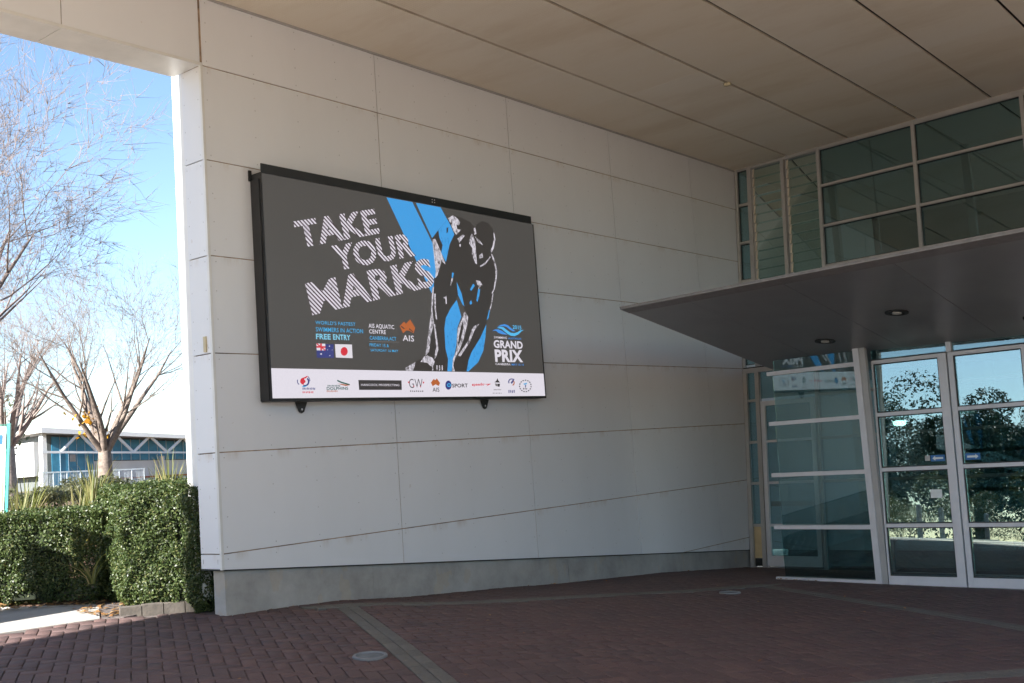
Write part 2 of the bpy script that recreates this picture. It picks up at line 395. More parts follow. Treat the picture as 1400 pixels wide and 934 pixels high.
# ------------------------------------------------------------------ clad wall, lintel, plinth
def clip_low(poly):      # keep z >= zbot(x)
    out = []
    for k in range(len(poly)):
        a, b_ = poly[k], poly[(k+1) % len(poly)]; da, db = a[1]-zbot(a[0]), b_[1]-zbot(b_[0])
        if da >= 0: out.append(a)
        if (da >= 0) != (db >= 0): s = da/(da-db); out.append((a[0]+(b_[0]-a[0])*s, a[1]+(b_[1]-a[1])*s))
    return out
wall = thing('clad_wall', (XW, 0, .4), 'white panelled wall with rust stained joints carrying the big screen', 'wall')
GAP = .0052
colx = [XW, 0, 2.4, 4.8, 7.2, 9.6]
screws = MB()
def screw(x, y, z, axis='y'):
    r = .007; k = [(math.cos(a)*r, math.sin(a)*r) for a in np.arange(0, 6.2, 1.05)]
    if axis == 'y': screws.add([(x+a, y, z+b_) for a, b_ in k]+[(x, y-.003, z)], [(i, (i+1) % 6, 6) for i in range(6)])
    else: screws.add([(y, x+a, z+b_) for a, b_ in k]+[(y-.003, x, z)], [((i+1) % 6, i, 6) for i in range(6)])
for ci in range(5):
    for ri in range(8):
        x0, x1, z1, z0 = colx[ci]+GAP, colx[ci+1]-GAP, ZROW[ri]-GAP, ZROW[ri+1]+GAP
        if ci == 0: x0 += .02
        pl = clip_low([(x0, z0), (x1, z0), (x1, z1), (x0, z1)])
        if len(pl) < 3: continue
        dy = rng.normal(0, .0012)
        MB().prism(pl, .0+dy, .019+dy, lambda a, b_, d: (a, d, b_)).obj('panel', 'cladding', wall)
        if max(q[1] for q in pl)-min(q[1] for q in pl) > .3:
            for zz in np.linspace(z0+.05, z1-.05, 4):
                for xx in np.linspace(x0+.05, x1-.05, 5):
                    if zz > zbot(xx)+.05 and (abs(xx-x0) < .1 or abs(xx-x1) < .1 or xx > -9): screw(xx+rng.normal(0, .004), -.0015+dy, zz+rng.normal(0, .004))
MB().prism([(9.6+GAP, -1), (15.4, -1), (15.4, 6.45), (9.6+GAP, 6.45)], 0, .019, lambda a, b_, d: (a, d, b_)).obj('panel', 'cladding', wall, label='plain white wall sheet inside the glazed hall')
MB().prism([(XW+.03, zbot(XW)), (8.7, zbot(8.7)), (15.38, -1), (15.38, 7.2), (XW+.03, 7.2)], .008, .32, lambda a, b_, d: (a, d, b_)).obj('backing', 'rust_joint', wall)
for ri in range(1, 8):      # end return facing the opening
    z1, z0 = ZROW[ri]-GAP, max(ZROW[ri+1]+GAP, zbot(XW)+.005)
    if z1 < z0+.02: continue
    MB().box(XW, XW+.018, .03, .325, z0, z1).obj('panel', 'cladding', wall)
    for zz in np.linspace(z0+.05, z1-.05, 4):
        for yy in (.06, .29): screw(yy, XW-.0015, zz, 'x')
MB().box(XW-.004, XW+.024, -.004, .026, zbot(XW)-.004, ZROW[1]).obj('corner_trim', 'trim_white', wall)
MB().prism([(XW, zbot(XW)-.012), (8.7, zbot(8.7)-.012), (8.7, zbot(8.7)-.001), (XW, zbot(XW)-.001)], .002, .33, lambda a, b_, d: (a, d, b_)).obj('drip_edge', 'gasket', wall)
MB().box(-2.30, -2.20, .43, .62, .5, 6.9).obj('pilaster', 'pilaster_white', wall, label='bright white sunlit return behind the wall end')
MB().box(XW-.016, XW-.001, .085, .125, 2.87, 3.02).obj('switch_plate', 'cream_plate', wall)
screws.obj('screws', 'screw_grey', wall, kind='stuff')
# lintel
lx = [XW]+[-3.815-1.43*k for k in range(9)]
for k in range(9):
    a, b_ = lx[k+1]+GAP*.9, lx[k]-GAP*.9
    MB().box(a, b_, 0, .019, ZROW[1]+.03, 6.44).obj('panel', 'cladding', wall)
    MB().box(a, b_, .012, .445, ZROW[1]-.003, ZROW[1]+.018).obj('soffit_sheet', 'trim_white', wall)
MB().box(lx[-1], XW+.02, -.004, .02, ZROW[1]-.004, ZROW[1]+.027).obj('corner_trim', 'trim_white', wall)
MB().box(lx[-1], XW+.03, .008, .44, ZROW[1]+.019, 7.2).obj('backing', 'rust_joint', wall)
MB().box(lx[-1]-1.2, lx[-1]-.01, 0, .44, .2, 7.2).obj('pillar', 'cladding', wall)
# plinth
px = [-2.345, -.45, 3.05, 5.9, 8.2]
for k in range(4):
    a, b_ = px[k]+.002, px[k+1]-.002
    xs_ = list(np.linspace(a, b_, 6))
    MB().prism([(x, G(x, 0)-.2) for x in xs_]+[(b_, zbot(b_)-.014), (a, zbot(a)-.014)], .028+.002*(k % 2), .2, lambda p_, r_, d: (p_, d, r_)).obj('plinth_block', 'concrete', wall)

# ------------------------------------------------------------------ ceiling and roof
ceil = thing('portico_ceiling', (-15.4, -11.5, 6.4), 'high beige ribbed metal ceiling with dark seams over the forecourt', 'ceiling')
ye = [-.02]+[-1.07-1.148*k for k in range(10)]
def zc(y): return 6.405-.012*y
for k in range(len(ye)-1):
    y1, y0 = ye[k]-(.022 if k else 0), ye[k+1]+.022
    xs_ = [-15.4, -10, -3.5, 3.72, 9.6, 16] if k < 2 else [-15.4, -9, -2, 5.42, 10.5, 16]
    for a, b_ in zip(xs_[:-1], xs_[1:]):
        MB().prism([(a+.003, y0), (b_-.003, y0), (b_-.003, y1), (a+.003, y1)], 0, .03, lambda p_, r_, d: (p_, r_, zc(r_)+d)).obj('ceiling_panel', 'ceiling_sheet', ceil)
MB().box(-15.4, 16, -.022, -.001, 6.385, 6.42).obj('edge_trim', 'alloy_dull', ceil)
MB().prism([(-15.5, -11.5), (16.3, -11.5), (16.3, .44), (-15.5, .44)], .06, .75, lambda p_, r_, d: (p_, r_, zc(min(r_, 0))+d)).obj('roof_slab', ['roof_dark'], ceil)
MB().box(-15.6, 16.4, -11.7, .47, 7.21, 7.35).obj('roof_sheet', 'roof_metal', ceil)
for (x, y, s) in ((4.43, -2.21, 1), (7.55, -3.37, .45)):
    MB().lathe([(.05*s, 0), (.052*s, -.015*s), (.05*s, -.03*s), (.03*s, -.038*s), (.012*s, -.042*s)], (x, y, zc(y)), 16).obj('smoke_detector' if s == 1 else 'sprinkler_head', 'cream_plate', ceil, smooth=True)
for k, x in enumerate((-15.0, -15.0)):
    y = (-11.0, -5.5)[k]
    MB().tube((x, y, -.6), (x, y, 6.5), .18, .18, 20).obj('support_column', 'trim_white', ceil, smooth=False)
# ------------------------------------------------------------------ leaning glass facade
def FA(u, v, w): y = -u; return (8.18+.107*v+.1*y - w, y, v)      # u across, v height, w out towards the forecourt
fac = thing('glass_facade', (8.1, -.1, -.5), 'tall leaning glazed facade with louvres and grey metal mullions above the canopy', 'facade')
def mull(b, u0, u1, v0, v1, w0, w1): b.box(u0, u1, v0, v1, w0, w1, fn=FA); return b
cz = 6.36; tr = [5.745, 5.055, 4.375]
mull(MB(), .015, .065, 2.86, 6.41, -.02, .06).obj('mullion', 'alloy_dull', fac)
mull(MB(), .27, .345, 2.86, 6.41, -.03, .065).obj('mullion', 'alloy_dull', fac)
mull(MB(), .937, 1.0, 2.86, 6.41, -.03, .065).obj('mullion', 'alloy_dull', fac)
ups = [1.62, 3.266, 4.915, 6.56, 8.2, 9.85]
for u in ups: mull(MB(), u, u+.055, 2.86, 6.45, -.03, .065).obj('mullion', 'alloy_dull', fac)
mull(MB(), .066, 11, 6.37, 6.47, -.03, .05).obj('head_frame', 'alloy_dull', fac)
spans = [(.066, .269)] + [(ups[k]+.056, ups[k+1]-.001) for k in range(5)]
for (a, b_) in spans:
    for z in tr:
        mull(MB(), a, b_, z-.022, z+.022, -.02, .055).obj('transom', 'alloy_dull', fac)
    zz = [6.37]+tr+[2.9]
    for k in range(4):
        lo, hi = zz[k+1]+(.024 if k < 3 else 0), zz[k]-(.024 if k else 0)
        g = mull(MB(), a+.012, b_-.012, lo+.012, hi-.012, -.008, .002).obj('pane', 'facade_glass', fac)
        gk = MB()
        for (p0, p1, q0, q1) in ((a, a+.0115, lo, hi), (b_-.0115, b_, lo, hi), (a+.0115, b_-.0115, lo, lo+.0115), (a+.0115, b_-.0115, hi-.0115, hi)): mull(gk, p0, p1, q0, q1, -.012, .02)
        gk.obj('gasket', 'gasket', g)
for (a, b_) in ((.40, .935), (1.075, 1.618)):
    bank = MB(); mull(bank, a-.05, a-.035, 2.9, 6.37, -.02, .03); bk = bank.obj('louvre_frame', 'alloy_dull', fac)
    n_ = 21; pitch = (6.36-2.9)/n_
    for k in range(n_):
        z0 = 2.9+k*pitch; q = []
        for (u, v, w) in ((a, z0-.004, .032), (b_, z0-.004, .032), (b_, z0+pitch, -.004), (a, z0+pitch, -.004)): q.append(FA(u, v, w))
        for (u, v, w) in ((a, z0-.004, .038), (b_, z0-.004, .038), (b_, z0+pitch, .002), (a, z0+pitch, .002)): q.append(FA(u, v, w))
        MB().add(q, [(0, 1, 2, 3), (7, 6, 5, 4), (0, 4, 5, 1), (1, 5, 6, 2), (2, 6, 7, 3), (3, 7, 4, 0)]).obj('louvre_blade', 'louvre_glass', bk)
        for (u0, u1) in ((a-.033, a-.002), (b_+.001, b_+.012)):
            cl = MB(); q = [FA(u, v, w) for (u, v, w) in ((u0, z0, .045), (u1, z0, .045), (u1, z0+pitch*.9, .015), (u0, z0+pitch*.9, .015), (u0, z0, -.02), (u1, z0, -.02), (u1, z0+pitch*.9, -.02), (u0, z0+pitch*.9, -.02))]
            cl.add(q, [(0, 1, 2, 3), (7, 6, 5, 4), (0, 4, 5, 1), (1, 5, 6, 2), (2, 6, 7, 3), (3, 7, 4, 0)]); cl.obj('clip', 'louvre_clip', bk)
mull(MB(), .02, 11, 2.84, 2.858, -.03, .05).obj('sill_flashing', 'gasket', fac)
# lower level
mull(MB(), .0, 11, 2.76, 2.838, -.04, .05).obj('head_frame', 'alloy_dull', fac)
lows = [.0, .235, 1.35, 2.45, 3.55, 4.65, 5.75, 6.85]
for u in lows: mull(MB(), u+.01, u+.085 if u < 1 else u+.06, -.75, 2.759, -.04, .06).obj('mullion', 'alloy_dull', fac)
ltr = [2.28, 1.577, .888, .196]
for k in range(7):
    a, b_ = lows[k]+(.086 if k < 2 else .061), lows[k+1]+.009
    if k == 1: continue
    for z in ltr: mull(MB(), a, b_, z-.022, z+.022, -.02, .05).obj('transom', 'alloy_dull', fac)
    zz = [2.759]+ltr+[-.5]
    for i in range(5):
        lo, hi = zz[i+1]+(.023 if i < 4 else 0), zz[i]-(.023 if i else 0)
        if k == 0 and i == 4:
            pn = mull(MB(), a, b_, lo+.16, hi, -.01, .015).obj('kick_panel', 'cream_panel', fac, label='cream infill panel at the foot of the sidelight')
            mull(MB(), a, b_-.03, lo+.03, lo+.155, -.01, .012).obj('vent', 'gasket', fac)
        else: mull(MB(), a, b_, lo, hi, -.006, .004).obj('pane', 'facade_glass', fac)
mull(MB(), .02, 11, -.8, -.5, -.04, .04).obj('sill', 'alloy_dull', fac)
# side door
sd = thing('side_door', (8.1, -.32, -.5), 'narrow grey framed glass side door between the wall and the glass screen', 'door')
for (a, b_, z0, z1) in ((.33, .41, -.46, 2.255), (1.255, 1.335, -.46, 2.255), (.411, 1.254, 2.175, 2.255), (.411, 1.254, -.46, -.30)):
    mull(MB(), a, b_, z0, z1, -.02, .045).obj('stile' if z1-z0 > 1 else 'rail', 'alloy', sd)
for z in ltr[1:]: mull(MB(), .411, 1.254, z-.02, z+.02, -.015, .04).obj('transom', 'alloy', sd)
zz = [2.175]+ltr[1:]+[-.30]
for i in range(4): mull(MB(), .412, 1.253, zz[i+1]+(.021 if i < 3 else 0), zz[i]-(.021 if i else 0), -.006, .004).obj('pane', 'facade_glass', sd)
mull(MB(), .33, 1.335, 2.302, 2.755, -.006, .004).obj('overlight', 'facade_glass', sd)
mull(MB(), .42, 1.25, .50, .58, -.03, -.01).obj('push_bar', 'gasket', sd)

# ------------------------------------------------------------------ hall behind the glass
MB().box(8.22, 24, -13, 12, -.72, -.5).obj('hall_floor', 'hall_floor', kind='structure')
hw = MB(); hw.box(23.5, 24, -13, 12, -.5, 7); hw.box(8.6, 23.5, -13.4, -13, -.5, 2.9); hw.box(15.5, 23.5, 11.6, 12, -.5, 2.9)  # side walls stop low: gaps added above them to let daylight into the hall
hw.obj('hall_wall', 'hall_dark', kind='structure')
MB().box(16.02, 24.2, -13, 12.2, 6.5, 6.9).obj('hall_ceiling', 'hall_green', kind='structure')
MB().box(15.41, 15.6, .33, 12, -.5, 6.6).obj('hall_partition', 'hall_dark', kind='structure')
dk = thing('reception_desk', (12.5, -2.6, -.5), 'dark reception desk seen through the entrance glass', 'desk')
MB().box(11.6, 12.4, -4.4, -1.2, -.5, .5).obj('counter_front', 'hall_green', dk); MB().box(11.5, 12.6, -4.5, -1.1, .5, .55).obj('counter_top', 'alloy_dull', dk)
lp = thing('hall_lamp', (8.9, -2.45, 1.9), 'small bright lamp glowing behind the entrance door glass', 'lamp')
m, t, b = nm('lamp_glow'); b.inputs['Emission Color'].default_value = (1, .93, .75, 1); b.inputs['Emission Strength'].default_value = 7
MB().lathe([(.03, .05), (.10, .04), (.10, -.02), (.05, -.04)], (8.9, -2.45, 1.72), 14).obj('diffuser', 'lamp_glow', lp); MB().tube((8.9, -2.45, 1.77), (8.9, -2.45, 6.4), .012, .012, 6).obj('rod', 'alloy_dull', lp)
for k in range(3):
    MB().box(10.6, 10.72, -1.1-2.4*k, -.98-2.4*k, -.5, 6.4).obj('hall_post', 'alloy_dull', label='pale steel post inside the hall, %s from the white wall' % ['first', 'second', 'third'][k], cat='post', group='posts inside the hall')

# ------------------------------------------------------------------ entrance canopy
def SZ(x, y): return 3.249-.171*(x-(1.812+.151*(y+1.908)))
def FXE(y): return 1.812+.151*(y+1.908)
can = thing('entrance_canopy', (4.8, -1.95, 2.6), 'dark grey wedge shaped canopy over the entrance doors', 'canopy')
yy = [-1.908, -2.78, -3.98, -5.18, -6.38, -7.58, -9.2]
for k in range(6):
    y1, y0 = yy[k]-.003, yy[k+1]+.003
    pl = [(FXE(y0)+.20, y0), (FXE(y1)+.20, y1), (5.6, y1), (5.6, y0)]
    MB().prism(pl, 0, .02, lambda a, b_, d: (a, b_, SZ(a, b_)+d*.55)).obj('soffit_panel', 'canopy_grey', can)
MB().prism([(FXE(yy[-1]), yy[-1]), (FXE(yy[0]), yy[0]), (FXE(yy[0])+.198, yy[0]), (FXE(yy[-1])+.198, yy[-1])], -.004, .012, lambda a, b_, d: (a, b_, SZ(a, b_)+d)).obj('front_trim', 'canopy_trim', can)
q = [(FXE(yy[-1])-.004, yy[-1]), (FXE(yy[0])-.004, yy[0]), (8.2, yy[0]), (8.0, yy[-1])]
bd = MB(); n4 = 4
vs = [(a, b_, SZ(min(a, 5.62), b_)+(.013 if a < 3 else .031)) for a, b_ in q]+[(a, b_, 3.249+.026) for a, b_ in q]
bd.add(vs, [(3, 2, 1, 0), (4, 5, 6, 7)]+[(k, (k+1) % 4, 4+(k+1) % 4, 4+k) for k in range(4)]); bd.obj('body', 'canopy_trim', can)
MB().prism([(5.603, yy[-1]), (5.603, yy[0]), (8.15, yy[0]), (7.95, yy[-1])], 0, .02, lambda a, b_, d: (a, b_, SZ(5.6, b_)+d)).obj('soffit_panel', 'canopy_grey', can)
nrm = Vector((.171, -.0258, 1)).normalized(); zax = Vector((0, 0, 1)).rotation_difference(nrm).to_matrix()
for (x, y) in ((3.265, -4.553), (4.232, -3.30), (2.5, -6.3), (4.1, -5.75)):
    c_ = Vector((x, y, SZ(x, y)))
    ring = MB(); ring.lathe([(.125, 0), (.125, -.012), (.085, -.016), (.08, -.004)], c_, 24, axis=zax); o = ring.obj('downlight', 'gasket', can)
    MB().lathe([(.05, -.006), (.05, -.019), (.02, -.026)], c_, 16, axis=zax).obj('lens', 'lens_glass', o)

# ------------------------------------------------------------------ glass screen beside the doors
def WG(u, v, w): y = -u; return (4.99+.115*(y+2.05)-w, y, v)
scr = thing('glass_screen', WG(2.7, -.24, 0), 'freestanding green tinted glass screen with white bars left of the doors', 'glass screen')
bars = [(2.505, -2.148), (1.835, -2.111), (1.15, -2.077), (.46, -2.04), (-.222, -1.999)]
def wbox(u0, u1, v0, v1, w0, w1, name, mat, parent, **kw):
    b = MB(); b.box(u0, u1, v0, v1, w0, w1, fn=WG); return b.obj(name, mat, parent, **kw)
for z, yl in bars: wbox(-yl, 3.418, z-.026, z+.026, .003, .065, 'bar', 'alloy', scr)
zl = [2.68]+[z for z, _ in bars]
for k in range(5):
    wbox(2.235-.03*k, 3.418, zl[k+1]+.0, zl[k]-.0015, -.010, .001, 'pane', 'screen_glass', scr)
wbox(3.42, 3.50, -.27, 2.70, -.02, .07, 'post', 'alloy', scr)
wbox(3.502, 3.575, -.27, 2.70, -.03, .05, 'post', 'alloy_dull', scr)

# ------------------------------------------------------------------ sliding doors
def DR(u, v, w): y = -u; return (4.80+.055*(y+3.58)+.06*(v+.24)-w, y, v)
def dbox(u0, u1, v0, v1, w0, w1, name, mat, parent, **kw):
    b = MB(); b.box(u0, u1, v0, v1, w0, w1, fn=DR); return b.obj(name, mat, parent, **kw)
def leaf(u0, u1, label, arrow, s=.062):
    t = thing('sliding_door', DR((u0+u1)/2, -.25, 0), label, 'door', 'sliding glass entrance doors')
    dbox(u0, u0+s, -.245, 2.53, -.02, .04, 'stile', 'alloy', t); dbox(u1-.102, u1, -.245, 2.53, -.02, .04, 'stile', 'alloy', t)
    a, b_ = u0+s+.001, u1-.103
    dbox(a, b_, -.245, -.135, -.02, .038, 'rail', 'alloy', t); dbox(a, b_, 2.485, 2.53, -.02, .038, 'rail', 'alloy', t)
    zz = [2.485, 1.845, 1.16, .474, -.135]
    for z in zz[1:4]: dbox(a, b_, z-.022, z+.022, -.015, .035, 'transom', 'alloy', t)
    for k in range(4):
        lo, hi = zz[k+1]+(.023 if k < 3 else 0), zz[k]-(.023 if k else 0)
        g = dbox(a+.012, b_-.012, lo+.012, hi-.012, -.008, .002, 'pane', 'door_glass', t)
        gk = MB()
        for (p0, p1, q0, q1) in ((a, a+.0115, lo, hi), (b_-.0115, b_, lo, hi), (a+.0115, b_-.0115, lo, lo+.0115), (a+.0115, b_-.0115, hi-.0115, hi)): gk.box(p0, p1, q0, q1, -.01, .022, fn=DR)
        gk.obj('gasket', 'gasket', g)
        if k == 1:
            ua = b_-.20 if arrow < 0 else a+.03
            st = dbox(ua, ua+.17, lo+.05, lo+.125, .0025, .004, 'direction_sticker', 'print_blue', g)
            ar = [(.02, 0), (.055, .028), (.055, .012), (.15, .012), (.15, -.012), (.055, -.012), (.055, -.028)]
            ar = [((.17-p_ if arrow > 0 else p_), q_) for p_, q_ in ar]
            MB().prism([(ua+p_, lo+.087+q_) for p_, q_ in ar], .0045, .006, DR).obj('arrow', 'print_white', g)
            if arrow < 0: dbox(ua-.07, ua-.01, lo+.06, lo+.125, .0025, .004, 'notice', 'alloy_dull', g)
        if k == 2 and arrow < 0: dbox(b_-.24, b_-.10, lo+.30, lo+.40, .0025, .004, 'notice', 'print_white', g)
    return t
leaf(3.585, 4.525, 'white framed sliding glass door with an arrow sticker next to the glass screen', -1, .02)
leaf(4.545, 5.49, 'white framed sliding glass door at the right edge of the picture', 1)
of = thing('door_head_glazing', DR(4.5, 2.54, 0), 'tinted glass strip above the sliding doors under the canopy', 'overdoor glazing')
dbox(3.58, 4.53, 2.55, 2.69, -.008, .002, 'pane', 'screen_glass', of); dbox(4.60, 5.49, 2.55, 2.69, -.008, .002, 'pane', 'screen_glass', of)
dbox(4.535, 4.595, 2.535, 2.70, -.03, .045, 'post', 'alloy', of)
ep = thing('glass_side_panel', DR(5.6, -.25, 0), 'fixed glass panel and post beyond the right hand door', 'glass panel')
dbox(5.50, 5.62, -.27, 2.70, -.03, .06, 'post', 'alloy', ep); dbox(5.63, 7.2, -.2, 2.69, -.008, .002, 'pane', 'screen_glass', ep)
for z in (2.505, 1.835, 1.15, .46, -.222): dbox(5.63, 7.25, z-.025, z+.025, .003, .06, 'bar', 'alloy', ep)
rl = MB(); rl.box(3.4, 7.2, -.33, -.250, -.05, .07, fn=DR); rl.obj('door_track', 'steel', label='metal floor track under the sliding doors', cat='door track')

# ------------------------------------------------------------------ access covers in the paving
def cover(x, y, r, lab):
    z = G(x, y); c_ = (x, y, z)
    t = thing('access_cover', (x, y, z), lab, 'access cover', 'round access covers in the paving')
    e = .05; n = Vector((-(G(x+e, y)-G(x-e, y))/(2*e), -(G(x, y+e)-G(x, y-e))/(2*e), 1)).normalized(); ax = Vector((0, 0, 1)).rotation_difference(n).to_matrix()
    MB().lathe([(r, -.03), (r, .010), (r*.96, .016), (r*.82, .016), (r*.80, .008)], c_, 28, axis=ax).obj('rim', 'steel', t)
    MB().lathe([(r*.79, -.02), (r*.79, .008), (r*.3, .010)], c_, 28, axis=ax).obj('lid', 'iron_cover', t)
cover(-2.787, -2.378, .135, 'round metal access cover in the near red paving')
cover(2.924, -2.388, .125, 'round metal access cover near the foot of the glass screen')
# ------------------------------------------------------------------ LED display on the wall
def lit(name, col, strength):
    m, t, b = nm(name); p = coords(t, 'Object')
    n_ = noise(t, p, 220, 1)
    c = ramp(t, n_, [(.2, tuple(x*.90 for x in col)), (.8, tuple(min(1, x*1.06) for x in col))])
    b.inputs['Base Color'].default_value = (.018, .0175, .017, 1); b.inputs['Roughness'].default_value = .5
    t.links.new(c, b.inputs['Emission Color']); b.inputs['Emission Strength'].default_value = strength
LS = .262
for nme, c in dict(led_bg=(.074, .068, .063), white=(.80, .76, .84), white2=(.80, .76, .82), pale=(.78, .74, .82), blue=(.055, .36, .80), body=(.042, .036, .033), wave=(.06, .30, .80), wave2=(.10, .52, .90),
                   orange=(.50, .13, .03), navy=(.04, .05, .22), red=(.70, .03, .05), grey=(.22, .21, .21), sky=(.06, .42, .78), lightsky=(.25, .66, .88), green=(.01, .10, .08), dark=(.04, .035, .035)).items():
    lit(nme if nme == 'led_bg' else 'led_'+nme, c, LS)
for nme, ca, cb, sc, lo_, hi_ in (('led_skin', (.05, .043, .04), (.74, .70, .78), 26, .36, .56), ('led_bluetone', (.02, .15, .42), (.055, .36, .80), 20, .3, .45)):
    m, t, b = nm(nme); p = coords(t, 'Object', (1.6, 1, .8)); c = ramp(t, noise(t, p, sc, 6, .7), [(lo_, ca), (hi_, cb)])
    b.inputs['Base Color'].default_value = (.02, .02, .02, 1); b.inputs['Roughness'].default_value = .6; t.links.new(c, b.inputs['Emission Color']); b.inputs['Emission Strength'].default_value = LS
m, t, b = nm('led_stripe'); p = coords(t, 'Object')
w = t.nodes.new('ShaderNodeTexWave'); w.wave_type = 'BANDS'; w.bands_direction = 'DIAGONAL'; w.inputs['Distortion'].default_value = 0; w.inputs['Scale'].default_value = 10.5
mp = t.nodes.new('ShaderNodeMapping'); mp.inputs['Rotation'].default_value = (0, 0, 0); mp.inputs['Scale'].default_value = (1, 0, 1.25); t.links.new(p, mp.inputs[0]); t.links.new(mp.outputs[0], w.inputs['Vector'])
c = ramp(t, w.outputs[1], [(.36, (.05, .02, .035)), (.50, (.80, .76, .84))]); b.inputs['Base Color'].default_value = (.02, .02, .02, 1)
t.links.new(c, b.inputs['Emission Color']); b.inputs['Emission Strength'].default_value = LS

SX, SZ0, SW, SH, SY = -1.838, 2.398, 4.402, 2.262, -.165
dsp = thing('display_screen', (SX+SW/2, 0, SZ0), 'large black framed LED display showing a swimming poster on the white wall', 'display')
cab = MB(); cab.box(SX-.012, SX+SW+.012, SY+.006, -.012, SZ0-.028, SZ0+SH+.008); cab.obj('cabinet', 'black_metal', dsp)
fr = MB(); fr.box(SX-.014, SX+SW+.016, SY-.008, SY+.005, SZ0-.03, SZ0-.004); fr.obj('frame_bar', 'black_metal', dsp)
MB().box(SX-.014, SX-.001, SY-.008, SY+.005, SZ0-.003, SZ0+SH).obj('frame_bar', 'black_metal', dsp)
MB().box(SX+SW+.001, SX+SW+.016, SY-.008, SY+.005, SZ0-.003, SZ0+SH-.005).obj('frame_bar', 'black_metal', dsp)
MB().box(SX-.004, SX+SW-.03, SY-.010, SY+.004, SZ0+SH+.001, SZ0+SH+.098).obj('top_flange', 'black_metal', dsp)
for x in (SX+2.48, SX+2.52):
    for z in (.035, .065): MB().tube((x, SY-.016, SZ0+SH+z), (x, SY-.009, SZ0+SH+z), .006, .006, 8).obj('bolt', 'alloy', dsp)
for x in (-1.36, -.05, 1.52):
    if x == -.05: continue
    tb = MB(); tb.prism([(x-.075, SZ0-.031), (x+.075, SZ0-.031), (x+.03, SZ0-.13), (x, SZ0-.145), (x-.03, SZ0-.13)], -.03, -.015, lambda a, b_, d: (a, d, b_)); o = tb.obj('mounting_tab', 'black_metal', dsp)
    MB().tube((x, -.036, SZ0-.105), (x, -.031, SZ0-.105), .011, .011, 8).obj('bolt', 'alloy', o)
MB().box(SX-.045, SX-.013, -.03, -.012, SZ0+SH-.06, SZ0+SH+.05).obj('mounting_tab', 'black_metal', dsp)
MB().box(SX-.022, SX-.0125, SY+.02, -.012, SZ0-.02, SZ0+SH-.05).obj('side_cover', 'black_metal', dsp)
face = MB(); face.box(SX, SX+SW, SY-.004, SY+.005, SZ0-.003, SZ0+SH); face = face.obj('screen', 'led_bg', dsp)
